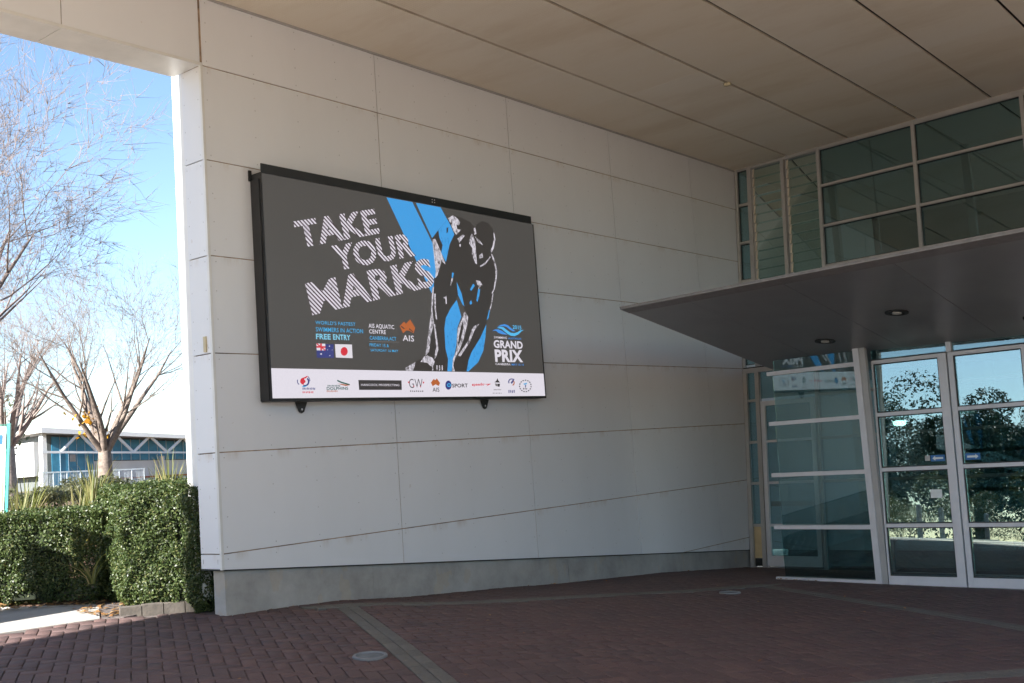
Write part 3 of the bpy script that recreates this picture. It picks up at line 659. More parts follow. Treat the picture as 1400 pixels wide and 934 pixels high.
ART=[
('bar','white',1,[(-0.01,0.297),(4.437,0.289),(4.417,-0.002),(-0.006,-0.005)]),
('blue_stripes','blue',1,[(1.734,2.252),(2.149,2.254),(2.437,1.817),(2.546,1.644),(2.488,1.291),(2.375,1.206)]),
('blue_stripes','blue',1,[(2.206,2.254),(2.626,2.256),(2.729,2.121),(2.558,1.959),(2.444,1.862)]),
('swimmer_picture','body',2,[(2.729,2.121),(2.861,2.189),(2.978,2.175),(3.147,2.137),(3.229,2.082),(3.278,2.135),(3.381,2.183),(3.487,2.166),(3.571,2.098),(3.588,2.004),(3.566,1.882),(3.502,1.792),(3.562,1.679),(3.591,1.574),(3.57,1.465),(3.531,1.386),(3.496,1.234),(2.484,1.168),(2.436,1.342),(2.58,1.589),(2.582,1.702),(2.444,1.862),(2.55,1.964)]),
('swimmer_picture','body',2,[(3.551,1.453),(3.471,1.274),(3.388,1.071),(3.319,0.884),(3.182,0.709),(3.009,0.537),(2.893,0.3),(2.683,0.297),(2.666,0.403),(2.776,0.487),(2.96,0.816),(2.994,0.959),(2.927,1.058),(2.823,1.384),(3.067,1.494)]),
('swimmer_picture','body',2,[(2.432,1.391),(2.869,1.426),(2.825,1.269),(2.801,1.155),(2.682,1.044),(2.588,0.926),(2.552,0.799),(2.548,0.562),(2.581,0.439),(2.555,0.296),(1.984,0.295),(2.036,0.398),(2.232,0.468),(2.305,0.69),(2.367,0.976),(2.417,1.29)]),
('swimmer_picture','blue',3,[(2.559,1.97),(2.729,2.121),(2.78,2.053),(2.837,1.951),(2.741,1.82),(2.654,1.596),(2.582,1.702),(2.616,1.796),(2.567,1.881)]),
('swimmer_picture','body',4,[(2.453,1.874),(2.55,1.964),(2.567,1.881),(2.5,1.862)]),
('swimmer_picture','body',4,[(2.702,2.009),(2.737,2.031),(2.722,1.966),(2.696,1.946)]),
('swimmer_picture','blue',3,[(2.801,1.155),(2.85,1.002),(2.864,0.955),(2.781,0.821),(2.741,0.605),(2.692,0.479),(2.628,0.297),(2.555,0.296),(2.581,0.439),(2.548,0.562),(2.552,0.799),(2.588,0.926),(2.682,1.044)]),
('swimmer_picture','blue',3,[(2.822,1.371),(2.897,1.235),(2.93,1.084),(2.898,1.107),(2.829,1.218)]),
('swimmer_picture','blue',3,[(3.315,0.884),(3.282,0.726),(3.225,0.556),(3.112,0.411),(2.927,0.3),(2.893,0.3),(2.941,0.434),(3.009,0.537),(3.182,0.709)]),
('swimmer_picture','blue',3,[(3.388,1.071),(3.401,1.056),(3.367,0.965),(3.328,0.934)]),
('swimmer_picture','blue',3,[(3.205,1.311),(3.244,1.314),(3.22,1.231),(3.178,1.15),(3.16,1.169)]),
('swimmer_picture','blue',3,[(3.09,1.339),(3.123,1.374),(3.15,1.35),(3.074,1.28),(3.057,1.298)]),
('swimmer_picture','blue',3,[(3.031,1.135),(3.063,1.169),(3.078,1.125),(3.038,1.109)]),
('swimmer_picture','blue',3,[(2.75,1.48),(2.783,1.477),(2.76,1.412),(2.739,1.422)]),
('swimmer_picture','pale',4,[(2.384,1.263),(2.417,1.29),(2.391,1.139),(2.367,0.976),(2.378,0.859),(2.305,0.69),(2.268,0.518),(2.197,0.467),(2.235,0.59),(2.28,0.763),(2.339,0.962)]),
('swimmer_picture','pale',4,[(2.415,1.203),(2.438,1.204),(2.427,1.042),(2.435,0.899),(2.414,0.904),(2.404,1.028)]),
('swimmer_picture','pale',4,[(2.37,0.853),(2.394,0.842),(2.412,0.694),(2.425,0.546),(2.368,0.447),(2.338,0.434),(2.37,0.533),(2.392,0.57),(2.382,0.718)]),
('swimmer_picture','pale',4,[(2.179,0.461),(2.233,0.474),(2.31,0.452),(2.35,0.41),(2.318,0.348),(2.274,0.353),(2.225,0.389),(2.113,0.399)]),
('swimmer_picture','pale',4,[(1.87,0.329),(2.036,0.398),(1.985,0.297),(1.87,0.296)]),
('swimmer_picture','pale',4,[(2.301,0.362),(2.318,0.365),(2.316,0.309),(2.296,0.299)]),
('swimmer_picture','pale',4,[(2.372,0.363),(2.389,0.366),(2.387,0.31),(2.366,0.3)]),
('swimmer_picture','pale',4,[(2.417,0.364),(2.433,0.367),(2.432,0.31),(2.411,0.3)]),
('swimmer_picture','pale',4,[(2.462,0.365),(2.478,0.368),(2.477,0.311),(2.456,0.301)]),
('swimmer_picture','pale',4,[(2.928,1.032),(2.984,0.958),(2.965,0.868),(2.93,0.802),(2.87,0.673),(2.782,0.544),(2.699,0.454),(2.662,0.366),(2.683,0.297),(2.637,0.297),(2.66,0.44),(2.735,0.542),(2.763,0.732),(2.79,0.822),(2.865,0.914)]),
('swimmer_picture','body',5,[(2.877,0.902),(2.885,0.826),(2.831,0.697),(2.768,0.594),(2.8,0.734),(2.838,0.824)]),
('swimmer_picture','pale',4,[(3.036,0.807),(3.089,0.854),(3.18,0.884),(3.083,0.796),(2.982,0.651),(2.797,0.475),(2.757,0.486),(2.965,0.676)]),
('swimmer_picture','pale',4,[(3.186,1.418),(3.254,1.404),(3.258,1.352),(3.208,1.309),(3.221,1.375)]),
('swimmer_picture','pale',4,[(3.55,1.48),(3.577,1.482),(3.52,1.331),(3.47,1.272),(3.451,1.278),(3.499,1.332)]),
('swimmer_picture','pale',4,[(3.471,1.274),(3.491,1.276),(3.452,1.154),(3.399,1.039),(3.4,1.085),(3.432,1.14)]),
('swimmer_picture','pale',4,[(2.565,1.163),(2.622,1.194),(2.622,1.097),(2.603,1.09),(2.6,1.152)]),
('swimmer_picture','pale',4,[(2.736,1.415),(2.764,1.411),(2.712,1.318),(2.699,1.323)]),
('swimmer_picture','pale',4,[(2.437,1.844),(2.492,1.861),(2.582,1.702),(2.643,1.567),(2.596,1.591),(2.583,1.623),(2.492,1.425),(2.448,1.388),(2.464,1.478),(2.45,1.667)]),
('swimmer_picture','pale',4,[(2.735,2.133),(2.835,2.186),(2.908,2.155),(2.955,2.12),(2.934,2.071),(2.883,2.077),(2.895,2.02),(2.963,2.022),(2.871,1.949),(2.824,1.989),(2.783,2.076)]),
('swimmer_picture','pale',4,[(2.883,1.904),(2.992,1.968),(3.024,1.954),(2.912,1.855)]),
('swimmer_picture','pale',4,[(3.107,1.916),(3.159,2.004),(3.21,1.904),(3.213,1.764),(3.216,1.618),(3.182,1.632),(3.133,1.744),(3.149,1.816),(3.093,1.868)]),
('swimmer_picture','pale',4,[(3.201,2.067),(3.229,2.082),(3.247,2.002),(3.201,1.985)]),
('swimmer_picture','pale',4,[(3.208,1.968),(3.292,1.93),(3.357,1.872),(3.262,1.898)]),
('swimmer_picture','pale',4,[(3.263,1.733),(3.329,1.775),(3.341,1.717),(3.268,1.693)]),
('swimmer_picture','pale',4,[(3.267,1.605),(3.38,1.662),(3.479,1.748),(3.488,1.735),(3.377,1.636),(3.275,1.589)]),
('swimmer_picture','pale',4,[(3.576,2.057),(3.59,2.055),(3.603,1.97),(3.56,1.857),(3.505,1.79),(3.486,1.812),(3.538,1.879),(3.576,1.979)]),
('swimmer_picture','pale',4,[(3.5,1.78),(3.527,1.771),(3.572,1.679),(3.595,1.574),(3.573,1.453),(3.538,1.386),(3.517,1.39),(3.556,1.488),(3.562,1.595),(3.528,1.699)]),
('swimmer_picture','pale',4,[(2.914,1.838),(2.942,1.843),(2.933,1.808),(2.915,1.809)]),
('swimmer_picture','pale',4,[(3.178,1.422),(3.248,1.416),(3.296,1.368),(3.198,1.361)]),
('wave_emblem','wave',3,[(3.525,0.861),(3.589,0.888),(3.67,0.902),(3.737,0.89),(3.801,0.853),(3.879,0.822),(3.822,0.818),(3.762,0.84),(3.703,0.869),(3.642,0.876),(3.58,0.868)]),
('wave_emblem','wave2',3,[(3.512,0.849),(3.58,0.864),(3.641,0.862),(3.705,0.83),(3.77,0.8),(3.844,0.795),(3.915,0.81),(3.975,0.837),(4.053,0.844),(4.0,0.826),(3.931,0.783),(3.853,0.758),(3.778,0.76),(3.718,0.779),(3.66,0.808),(3.602,0.841)]),
('wave_emblem','wave',3,[(3.417,0.808),(3.479,0.828),(3.546,0.831),(3.611,0.814),(3.711,0.77),(3.607,0.774),(3.535,0.787),(3.49,0.813)]),
('diamond_emblem','orange',3,[(1.817,0.794),(1.888,0.849),(1.919,0.827),(1.99,0.878),(2.063,0.786),(2.031,0.723),(1.966,0.748),(1.919,0.751),(1.863,0.716)]),
('diamond_emblem','body',4,[(1.837,0.8),(1.894,0.772),(1.88,0.764),(1.832,0.788)]),
('diamond_emblem','body',4,[(1.968,0.777),(2.025,0.741),(2.018,0.733),(1.96,0.765)]),
('flag_a','navy',3,[(0.59,0.553),(0.825,0.559),(0.82,0.416),(0.589,0.413)]),
('flag_a','white2',4,[(0.59,0.56),(0.711,0.561),(0.709,0.491),(0.591,0.489)]),
('flag_a','red',5,[(0.64,0.562),(0.663,0.562),(0.66,0.489),(0.639,0.49)]),
('flag_a','red',5,[(0.588,0.534),(0.71,0.535),(0.709,0.517),(0.588,0.516)]),
('flag_a','red',5,[(0.59,0.56),(0.603,0.561),(0.707,0.499),(0.708,0.491),(0.695,0.49),(0.591,0.552)]),
('flag_a','white2',4,[(0.663,0.453),(0.654,0.449),(0.652,0.441),(0.645,0.447),(0.634,0.445),(0.64,0.452),(0.635,0.459),(0.645,0.458),(0.653,0.464),(0.654,0.456)]),
('flag_a','white2',4,[(0.777,0.537),(0.771,0.535),(0.769,0.53),(0.765,0.533),(0.758,0.532),(0.761,0.537),(0.759,0.541),(0.765,0.541),(0.77,0.545),(0.771,0.539)]),
('flag_a','white2',4,[(0.746,0.499),(0.741,0.497),(0.74,0.493),(0.736,0.496),(0.731,0.495),(0.734,0.498),(0.731,0.502),(0.737,0.501),(0.741,0.504),(0.741,0.5)]),
('flag_a','white2',4,[(0.773,0.438),(0.768,0.436),(0.766,0.431),(0.762,0.435),(0.756,0.434),(0.76,0.438),(0.757,0.442),(0.763,0.441),(0.767,0.445),(0.768,0.44)]),
('flag_a','white2',4,[(0.806,0.499),(0.803,0.497),(0.802,0.494),(0.799,0.496),(0.796,0.496),(0.798,0.498),(0.796,0.501),(0.8,0.501),(0.802,0.503),(0.803,0.5)]),
('flag_b','white2',3,[(0.845,0.561),(1.083,0.564),(1.082,0.419),(0.847,0.421)]),
('flag_b','red',4,[(1.016,0.489),(1.014,0.477),(1.008,0.466),(0.999,0.456),(0.988,0.449),(0.976,0.444),(0.963,0.442),(0.951,0.443),(0.939,0.447),(0.929,0.454),(0.922,0.464),(0.918,0.475),(0.917,0.487),(0.92,0.499),(0.926,0.51),(0.934,0.52),(0.945,0.527),(0.957,0.532),(0.97,0.534),(0.983,0.533),(0.994,0.529),(1.004,0.522),(1.011,0.512),(1.015,0.501)]),
('rule_line','grey',3,[(1.338,0.608),(1.792,0.615),(1.791,0.611),(1.337,0.603)]),
('logo_a','red',3,[(0.401,0.135),(0.384,0.136),(0.369,0.143),(0.358,0.154),(0.354,0.168),(0.357,0.181),(0.366,0.194),(0.381,0.203),(0.398,0.207),(0.416,0.206),(0.406,0.182),(0.4,0.183),(0.394,0.181),(0.389,0.178),(0.386,0.174),(0.385,0.17),(0.386,0.165),(0.39,0.162),(0.395,0.159),(0.401,0.159)]),
('logo_a','red',3,[(0.424,0.169),(0.42,0.159),(0.411,0.152),(0.398,0.149),(0.386,0.15),(0.376,0.157),(0.372,0.166),(0.374,0.176),(0.382,0.184),(0.394,0.188),(0.406,0.188),(0.417,0.183)]),
('logo_a','red',3,[(0.403,0.206),(0.449,0.226),(0.458,0.218),(0.422,0.196)]),
('logo_a','navy',3,[(0.453,0.206),(0.466,0.194),(0.474,0.18),(0.475,0.164),(0.47,0.149),(0.46,0.135),(0.444,0.124),(0.426,0.118),(0.406,0.116),(0.387,0.118),(0.394,0.133),(0.407,0.132),(0.421,0.133),(0.434,0.138),(0.444,0.145),(0.451,0.154),(0.454,0.165),(0.453,0.175),(0.448,0.185),(0.44,0.193)]),
('logo_a','sky',3,[(0.439,0.122),(0.433,0.118),(0.426,0.116),(0.419,0.113),(0.412,0.112),(0.404,0.111),(0.397,0.11),(0.389,0.111),(0.382,0.112),(0.375,0.113),(0.379,0.121),(0.385,0.12),(0.391,0.119),(0.397,0.119),(0.404,0.119),(0.41,0.12),(0.416,0.121),(0.422,0.123),(0.428,0.125),(0.433,0.128)]),
('logo_a','navy',3,[(0.334,0.133),(0.328,0.138),(0.323,0.143),(0.32,0.148),(0.317,0.154),(0.315,0.16),(0.314,0.167),(0.314,0.173),(0.315,0.18),(0.317,0.186),(0.327,0.184),(0.325,0.179),(0.324,0.173),(0.324,0.168),(0.325,0.162),(0.326,0.157),(0.329,0.152),(0.332,0.147),(0.336,0.143),(0.341,0.139)]),
('logo_a','navy',3,[(0.461,0.22),(0.467,0.216),(0.472,0.211),(0.476,0.206),(0.479,0.201),(0.482,0.195),(0.484,0.189),(0.485,0.183),(0.485,0.177),(0.484,0.171),(0.475,0.171),(0.476,0.177),(0.476,0.182),(0.475,0.188),(0.473,0.193),(0.471,0.198),(0.468,0.202),(0.464,0.207),(0.46,0.211),(0.455,0.214)]),
('logo_b','green',3,[(0.846,0.189),(0.906,0.168),(1.023,0.142),(1.015,0.13),(0.905,0.152),(0.852,0.171)]),
('logo_b','orange',3,[(0.85,0.147),(0.905,0.144),(1.029,0.132),(0.959,0.123),(0.904,0.134)]),
('logo_c','dark',3,[(1.146,0.187),(1.793,0.186),(1.789,0.08),(1.15,0.081)]),
('logo_d','orange',3,[(2.264,0.163),(2.315,0.207),(2.34,0.191),(2.368,0.212),(2.416,0.161),(2.395,0.125),(2.339,0.143),(2.29,0.122)]),
('logo_e','navy',3,[(2.612,0.135),(2.607,0.117),(2.596,0.1),(2.58,0.088),(2.562,0.082),(2.543,0.082),(2.526,0.089),(2.513,0.101),(2.506,0.117),(2.504,0.135),(2.509,0.154),(2.52,0.17),(2.536,0.182),(2.554,0.188),(2.573,0.188),(2.59,0.181),(2.603,0.169),(2.611,0.153)]),
('logo_e','sky',4,[(2.599,0.135),(2.594,0.124),(2.583,0.116),(2.568,0.112),(2.552,0.113),(2.539,0.119),(2.532,0.129),(2.532,0.139),(2.54,0.149),(2.553,0.156),(2.569,0.158),(2.584,0.155),(2.595,0.147),(2.599,0.137),(2.583,0.136),(2.581,0.142),(2.575,0.146),(2.567,0.147),(2.559,0.146),(2.552,0.143),(2.548,0.137),(2.547,0.132),(2.551,0.127),(2.558,0.123),(2.566,0.123),(2.575,0.125),(2.581,0.129),(2.583,0.135)]),
('logo_f','red',3,[(3.183,0.149),(3.33,0.154),(3.228,0.119),(3.27,0.142)]),
('logo_g','dark',3,[(3.433,0.191),(3.456,0.223),(3.468,0.197),(3.501,0.168),(3.391,0.17)]),
('logo_g','grey',3,[(3.4,0.159),(3.449,0.152),(3.445,0.12),(3.412,0.126)]),
('logo_g','dark',3,[(3.449,0.152),(3.499,0.155),(3.485,0.116),(3.451,0.12)]),
('logo_h','navy',3,[(3.667,0.157),(3.661,0.168),(3.66,0.18),(3.665,0.192),(3.675,0.203),(3.689,0.212),(3.706,0.218),(3.725,0.221),(3.744,0.22),(3.761,0.216),(3.75,0.205),(3.738,0.208),(3.725,0.208),(3.712,0.206),(3.7,0.202),(3.691,0.196),(3.684,0.188),(3.681,0.18),(3.681,0.172),(3.685,0.164)]),
('logo_h','orange',3,[(3.767,0.197),(3.776,0.191),(3.783,0.183),(3.786,0.174),(3.787,0.165),(3.783,0.156),(3.777,0.147),(3.768,0.14),(3.756,0.134),(3.743,0.13),(3.737,0.142),(3.746,0.145),(3.753,0.149),(3.759,0.154),(3.764,0.159),(3.766,0.165),(3.766,0.171),(3.763,0.177),(3.759,0.182),(3.753,0.187)]),
('logo_h','navy',3,[(3.704,0.166),(3.772,0.219),(3.788,0.211),(3.733,0.153)]),
('logo_i','dark',3,[(4.125,0.127),(4.123,0.117),(4.119,0.108),(4.099,0.111),(4.102,0.119),(4.104,0.127)]),
('logo_i','dark',3,[(4.11,0.095),(4.102,0.086),(4.092,0.078),(4.076,0.086),(4.084,0.093),(4.091,0.1)]),
('logo_i','dark',3,[(4.075,0.068),(4.062,0.062),(4.048,0.057),(4.039,0.068),(4.051,0.073),(4.062,0.078)]),
('logo_i','dark',3,[(4.027,0.051),(4.011,0.049),(3.995,0.048),(3.996,0.061),(4.009,0.062),(4.022,0.064)]),
('logo_i','dark',3,[(3.974,0.048),(3.958,0.05),(3.943,0.053),(3.952,0.065),(3.965,0.063),(3.978,0.061)]),
('logo_i','dark',3,[(3.925,0.059),(3.912,0.064),(3.901,0.071),(3.917,0.08),(3.926,0.075),(3.937,0.07)]),
('logo_i','dark',3,[(3.888,0.081),(3.881,0.089),(3.875,0.098),(3.895,0.103),(3.9,0.096),(3.906,0.089)]),
('logo_i','dark',3,[(3.871,0.111),(3.87,0.121),(3.871,0.131),(3.891,0.13),(3.891,0.122),(3.892,0.114)]),
('logo_i','dark',3,[(3.875,0.144),(3.88,0.154),(3.888,0.163),(3.906,0.157),(3.9,0.149),(3.895,0.141)]),
('logo_i','dark',3,[(3.9,0.174),(3.911,0.182),(3.924,0.189),(3.936,0.179),(3.925,0.173),(3.916,0.167)]),
('logo_i','dark',3,[(3.942,0.196),(3.957,0.201),(3.973,0.204),(3.977,0.191),(3.964,0.189),(3.951,0.185)]),
('logo_i','dark',3,[(3.994,0.207),(4.01,0.207),(4.026,0.206),(4.021,0.193),(4.008,0.194),(3.995,0.193)]),
('logo_i','dark',3,[(4.047,0.203),(4.061,0.199),(4.075,0.194),(4.062,0.183),(4.05,0.187),(4.038,0.19)]),
('logo_i','dark',3,[(4.091,0.186),(4.101,0.179),(4.11,0.171),(4.091,0.164),(4.084,0.17),(4.075,0.176)]),
('logo_i','dark',3,[(4.119,0.159),(4.123,0.149),(4.125,0.14),(4.104,0.138),(4.102,0.146),(4.098,0.154)]),
('logo_i','sky',3,[(3.953,0.154),(4.029,0.17),(4.038,0.154),(3.983,0.141)]),
('logo_i','navy',3,[(3.994,0.141),(4.015,0.141),(4.007,0.107),(3.99,0.107)]),
('logo_j','red',3,[(1.887,0.169),(1.916,0.177),(1.913,0.148)]),
('logo_j','red',3,[(2.131,0.178),(2.159,0.166),(2.132,0.148)]),
('logo_j','red',3,[(1.966,0.124),(1.988,0.129),(1.99,0.11)]),
('logo_j','red',3,[(2.076,0.125),(2.096,0.127),(2.091,0.108)]),
('logo_a','navy',3,[(0.381,0.106),(0.393,0.106),(0.39,0.082),(0.381,0.082)]),
('logo_a','navy',3,[(0.399,0.103),(0.411,0.106),(0.408,0.082),(0.4,0.087)]),
('logo_a','navy',3,[(0.418,0.099),(0.43,0.106),(0.427,0.082),(0.419,0.082)]),
('logo_a','navy',3,[(0.438,0.106),(0.449,0.106),(0.446,0.082),(0.438,0.087)]),
('logo_a','navy',3,[(0.456,0.103),(0.468,0.106),(0.465,0.082),(0.457,0.082)]),
('logo_a','navy',3,[(0.475,0.099),(0.487,0.106),(0.484,0.082),(0.476,0.087)]),
('logo_a','navy',3,[(0.495,0.106),(0.506,0.106),(0.503,0.082),(0.495,0.082)]),
('logo_a','navy',3,[(0.513,0.103),(0.526,0.106),(0.523,0.082),(0.514,0.087)]),
('logo_a','navy',3,[(0.532,0.099),(0.545,0.106),(0.542,0.082),(0.533,0.082)]),
('logo_a','red',3,[(0.378,0.068),(0.391,0.068),(0.389,0.048),(0.379,0.048)]),
('logo_a','red',3,[(0.399,0.065),(0.412,0.068),(0.409,0.048),(0.4,0.052)]),
('logo_a','red',3,[(0.42,0.062),(0.433,0.068),(0.43,0.048),(0.421,0.048)]),
('logo_a','red',3,[(0.441,0.068),(0.454,0.068),(0.451,0.048),(0.442,0.052)]),
('logo_a','red',3,[(0.462,0.065),(0.475,0.068),(0.473,0.048),(0.463,0.048)]),
('logo_a','red',3,[(0.483,0.062),(0.497,0.068),(0.494,0.048),(0.484,0.052)]),
('logo_a','red',3,[(0.505,0.068),(0.518,0.068),(0.515,0.048),(0.505,0.048)]),
('logo_b','green',3,[(0.713,0.133),(0.726,0.133),(0.723,0.115),(0.714,0.115)]),
('logo_b','green',3,[(0.733,0.131),(0.745,0.133),(0.743,0.115),(0.734,0.118)]),
('logo_b','green',3,[(0.752,0.128),(0.765,0.133),(0.762,0.115),(0.754,0.115)]),
('logo_b','green',3,[(0.773,0.133),(0.785,0.133),(0.782,0.115),(0.774,0.119)]),
('logo_b','green',3,[(0.792,0.131),(0.805,0.133),(0.802,0.115),(0.793,0.115)]),
('logo_b','green',3,[(0.812,0.128),(0.825,0.134),(0.822,0.115),(0.813,0.119)]),
('logo_b','green',3,[(0.833,0.134),(0.845,0.134),(0.842,0.115),(0.833,0.115)]),
('logo_b','green',3,[(0.852,0.131),(0.865,0.134),(0.862,0.115),(0.854,0.119)]),
('logo_b','green',3,[(0.872,0.128),(0.885,0.134),(0.882,0.115),(0.873,0.115)]),
('logo_b','orange',3,[(0.699,0.076),(0.71,0.076),(0.708,0.059),(0.699,0.059)]),
('logo_b','orange',3,[(0.717,0.073),(0.729,0.076),(0.727,0.059),(0.719,0.063)]),
('logo_b','orange',3,[(0.736,0.071),(0.748,0.076),(0.746,0.059),(0.737,0.059)]),
('logo_b','orange',3,[(0.756,0.076),(0.767,0.076),(0.765,0.059),(0.757,0.062)]),
('logo_b','orange',3,[(0.775,0.073),(0.787,0.076),(0.784,0.059),(0.775,0.059)]),
('logo_b','orange',3,[(0.793,0.071),(0.806,0.076),(0.803,0.059),(0.795,0.062)]),
('logo_b','orange',3,[(0.813,0.076),(0.825,0.076),(0.822,0.059),(0.814,0.059)]),
('logo_b','orange',3,[(0.832,0.073),(0.844,0.075),(0.842,0.059),(0.833,0.062)]),
('logo_g','grey',3,[(3.372,0.088),(3.388,0.088),(3.384,0.073),(3.373,0.073)]),
('logo_g','grey',3,[(3.397,0.086),(3.412,0.088),(3.409,0.073),(3.398,0.076)]),
('logo_g','grey',3,[(3.421,0.083),(3.437,0.088),(3.434,0.072),(3.423,0.072)]),
('logo_g','grey',3,[(3.447,0.088),(3.462,0.088),(3.459,0.072),(3.448,0.076)]),
('logo_g','grey',3,[(3.472,0.086),(3.487,0.088),(3.484,0.072),(3.473,0.072)]),
('logo_g','grey',3,[(3.496,0.083),(3.512,0.088),(3.509,0.072),(3.498,0.075)]),
('logo_g','grey',3,[(3.348,0.045),(3.366,0.044),(3.363,0.032),(3.349,0.032)]),
('logo_g','grey',3,[(3.377,0.042),(3.396,0.044),(3.392,0.032),(3.379,0.034)]),
('logo_g','grey',3,[(3.407,0.04),(3.426,0.044),(3.422,0.031),(3.409,0.031)]),
('logo_g','grey',3,[(3.437,0.044),(3.456,0.044),(3.452,0.031),(3.439,0.034)]),
('logo_g','grey',3,[(3.467,0.042),(3.486,0.044),(3.482,0.031),(3.469,0.031)]),
('logo_g','grey',3,[(3.497,0.04),(3.516,0.044),(3.512,0.031),(3.499,0.034)]),
('logo_h','navy',3,[(3.653,0.077),(3.674,0.077),(3.667,0.038),(3.652,0.038)]),
('logo_h','navy',3,[(3.686,0.071),(3.708,0.077),(3.701,0.038),(3.687,0.046)]),
('logo_h','navy',3,[(3.719,0.065),(3.742,0.077),(3.735,0.038),(3.72,0.038)]),
('logo_h','navy',3,[(3.755,0.077),(3.776,0.077),(3.769,0.038),(3.755,0.046)]),
('logo_i','dark',3,[(3.947,0.103),(3.967,0.103),(3.962,0.081),(3.948,0.081)]),
('logo_i','dark',3,[(3.979,0.1),(3.999,0.103),(3.994,0.081),(3.98,0.085)]),
('logo_i','dark',3,[(4.01,0.097),(4.031,0.103),(4.026,0.081),(4.012,0.081)]),
('logo_j','dark',3,[(1.917,0.073),(1.936,0.073),(1.933,0.059),(1.919,0.059)]),
('logo_j','dark',3,[(1.948,0.071),(1.968,0.073),(1.965,0.059),(1.951,0.061)]),
('logo_j','dark',3,[(1.98,0.068),(2.0,0.073),(1.997,0.058),(1.982,0.058)]),
('logo_j','dark',3,[(2.013,0.073),(2.033,0.073),(2.029,0.058),(2.015,0.061)]),
('logo_j','dark',3,[(2.045,0.07),(2.065,0.072),(2.061,0.058),(2.047,0.058)]),
('logo_j','dark',3,[(2.077,0.068),(2.097,0.072),(2.094,0.058),(2.079,0.061)]),
('logo_j','dark',3,[(2.11,0.072),(2.13,0.072),(2.126,0.058),(2.112,0.058)]),
]
TXT=[
('TAKE','stripe',4,(0.432,1.552),(1.593,1.837),(0.358,1.811),0.035),
('YOUR','stripe',4,(0.908,1.353),(2.145,1.638),(0.826,1.603),0.035),
('MARKS','stripe',6,(0.553,0.866),(2.438,1.312),(0.463,1.178),0.035),
("WORLD'S FASTEST",'sky',3,(0.595,0.761),(1.151,0.767),(0.597,0.798),0.01),
('SWIMMERS IN ACTION','sky',3,(0.596,0.686),(1.255,0.692),(0.6,0.731),0.01),
('FREE','lightsky',3,(0.593,0.607),(0.792,0.609),(0.595,0.662),0.03),
('ENTRY','lightsky',3,(0.824,0.609),(1.068,0.611),(0.826,0.665),0.03),
('AIS AQUATIC','pale',3,(1.341,0.757),(1.729,0.757),(1.344,0.803),0.015),
('CENTRE','pale',3,(1.345,0.696),(1.595,0.696),(1.348,0.739),0.015),
('CANBERRA,ACT','sky',3,(1.348,0.627),(1.751,0.629),(1.351,0.667),0.01),
('FRIDAY 15 &','sky',3,(1.34,0.554),(1.628,0.551),(1.342,0.588),0.01),
('SATURDAY 16 MAY','sky',3,(1.35,0.5),(1.769,0.5),(1.352,0.527),0.01),
('AIS','pale',3,(1.853,0.631),(2.032,0.629),(1.859,0.697),0.01),
('2015','wave2',3,(3.826,0.85),(4.0,0.847),(3.829,0.9),0.02),
('SWIMMING','pale',3,(3.446,0.715),(3.696,0.717),(3.449,0.742),0.01),
('AUSTRALIA','wave',3,(3.721,0.715),(3.985,0.718),(3.723,0.737),0.01),
('GRAND','pale',3,(3.431,0.602),(4.002,0.603),(3.436,0.695),0.04),
('PRIX','pale',3,(3.439,0.432),(3.987,0.437),(3.449,0.578),0.05),
('CANBERRA','pale',3,(3.438,0.385),(3.73,0.385),(3.44,0.411),0.015),
('MAY 15 16','wave',3,(3.755,0.385),(4.0,0.385),(3.757,0.409),0.015),
('DOLPHINS','green',3,(0.699,0.08),(0.995,0.084),(0.701,0.111),0.03),
('HANCOCK PROSPECTING','pale',4,(1.181,0.124),(1.752,0.122),(1.183,0.147),0.01),
('GW','dark',3,(1.909,0.101),(2.128,0.103),(1.918,0.204),-0.01),
('AIS','dark',3,(2.284,0.059),(2.398,0.059),(2.288,0.107),0.015),
('SPORT','dark',3,(2.62,0.108),(2.897,0.111),(2.625,0.152),0.03),
('speedo','red',3,(2.973,0.116),(3.199,0.121),(2.977,0.161),0.03),
]
MOTIF = {'bar': ('sponsor_bar', None), 'flag_a': ('flag', 'blue flag with small cross and stars'), 'flag_b': ('flag', 'white flag with a red disc'), 'swimmer_picture': ('swimmer_picture', 'picture of a crouching swimmer gripping the starting block')}
groups = {}
for mo, c, l, pts in ART: groups.setdefault(mo, []).append((c, l, pts))
for mo, items in groups.items():
    mats = []; b = MB()
    for k, (c, l, pts) in enumerate(items):
        mn = 'led_'+c
        if mo == 'swimmer_picture': mn = {'led_pale': 'led_skin', 'led_blue': 'led_bluetone'}.get(mn, mn)
        if mn not in mats: mats.append(mn)
        pts = [(min(max(p_, .0), SW-.002), min(max(q_, .0), SH-.002)) for p_, q_ in pts]
        y = SY-.004-.0016*l-.00002*(k % 40)
        b.add([(SX+p_, y, SZ0+q_) for p_, q_ in pts], [tuple(range(len(pts)))], mats.index(mn))
    n_, lab = MOTIF.get(mo, ('sponsor_logo' if mo.startswith('logo') else mo, None))
    b.obj(n_, mats, face, label=lab)
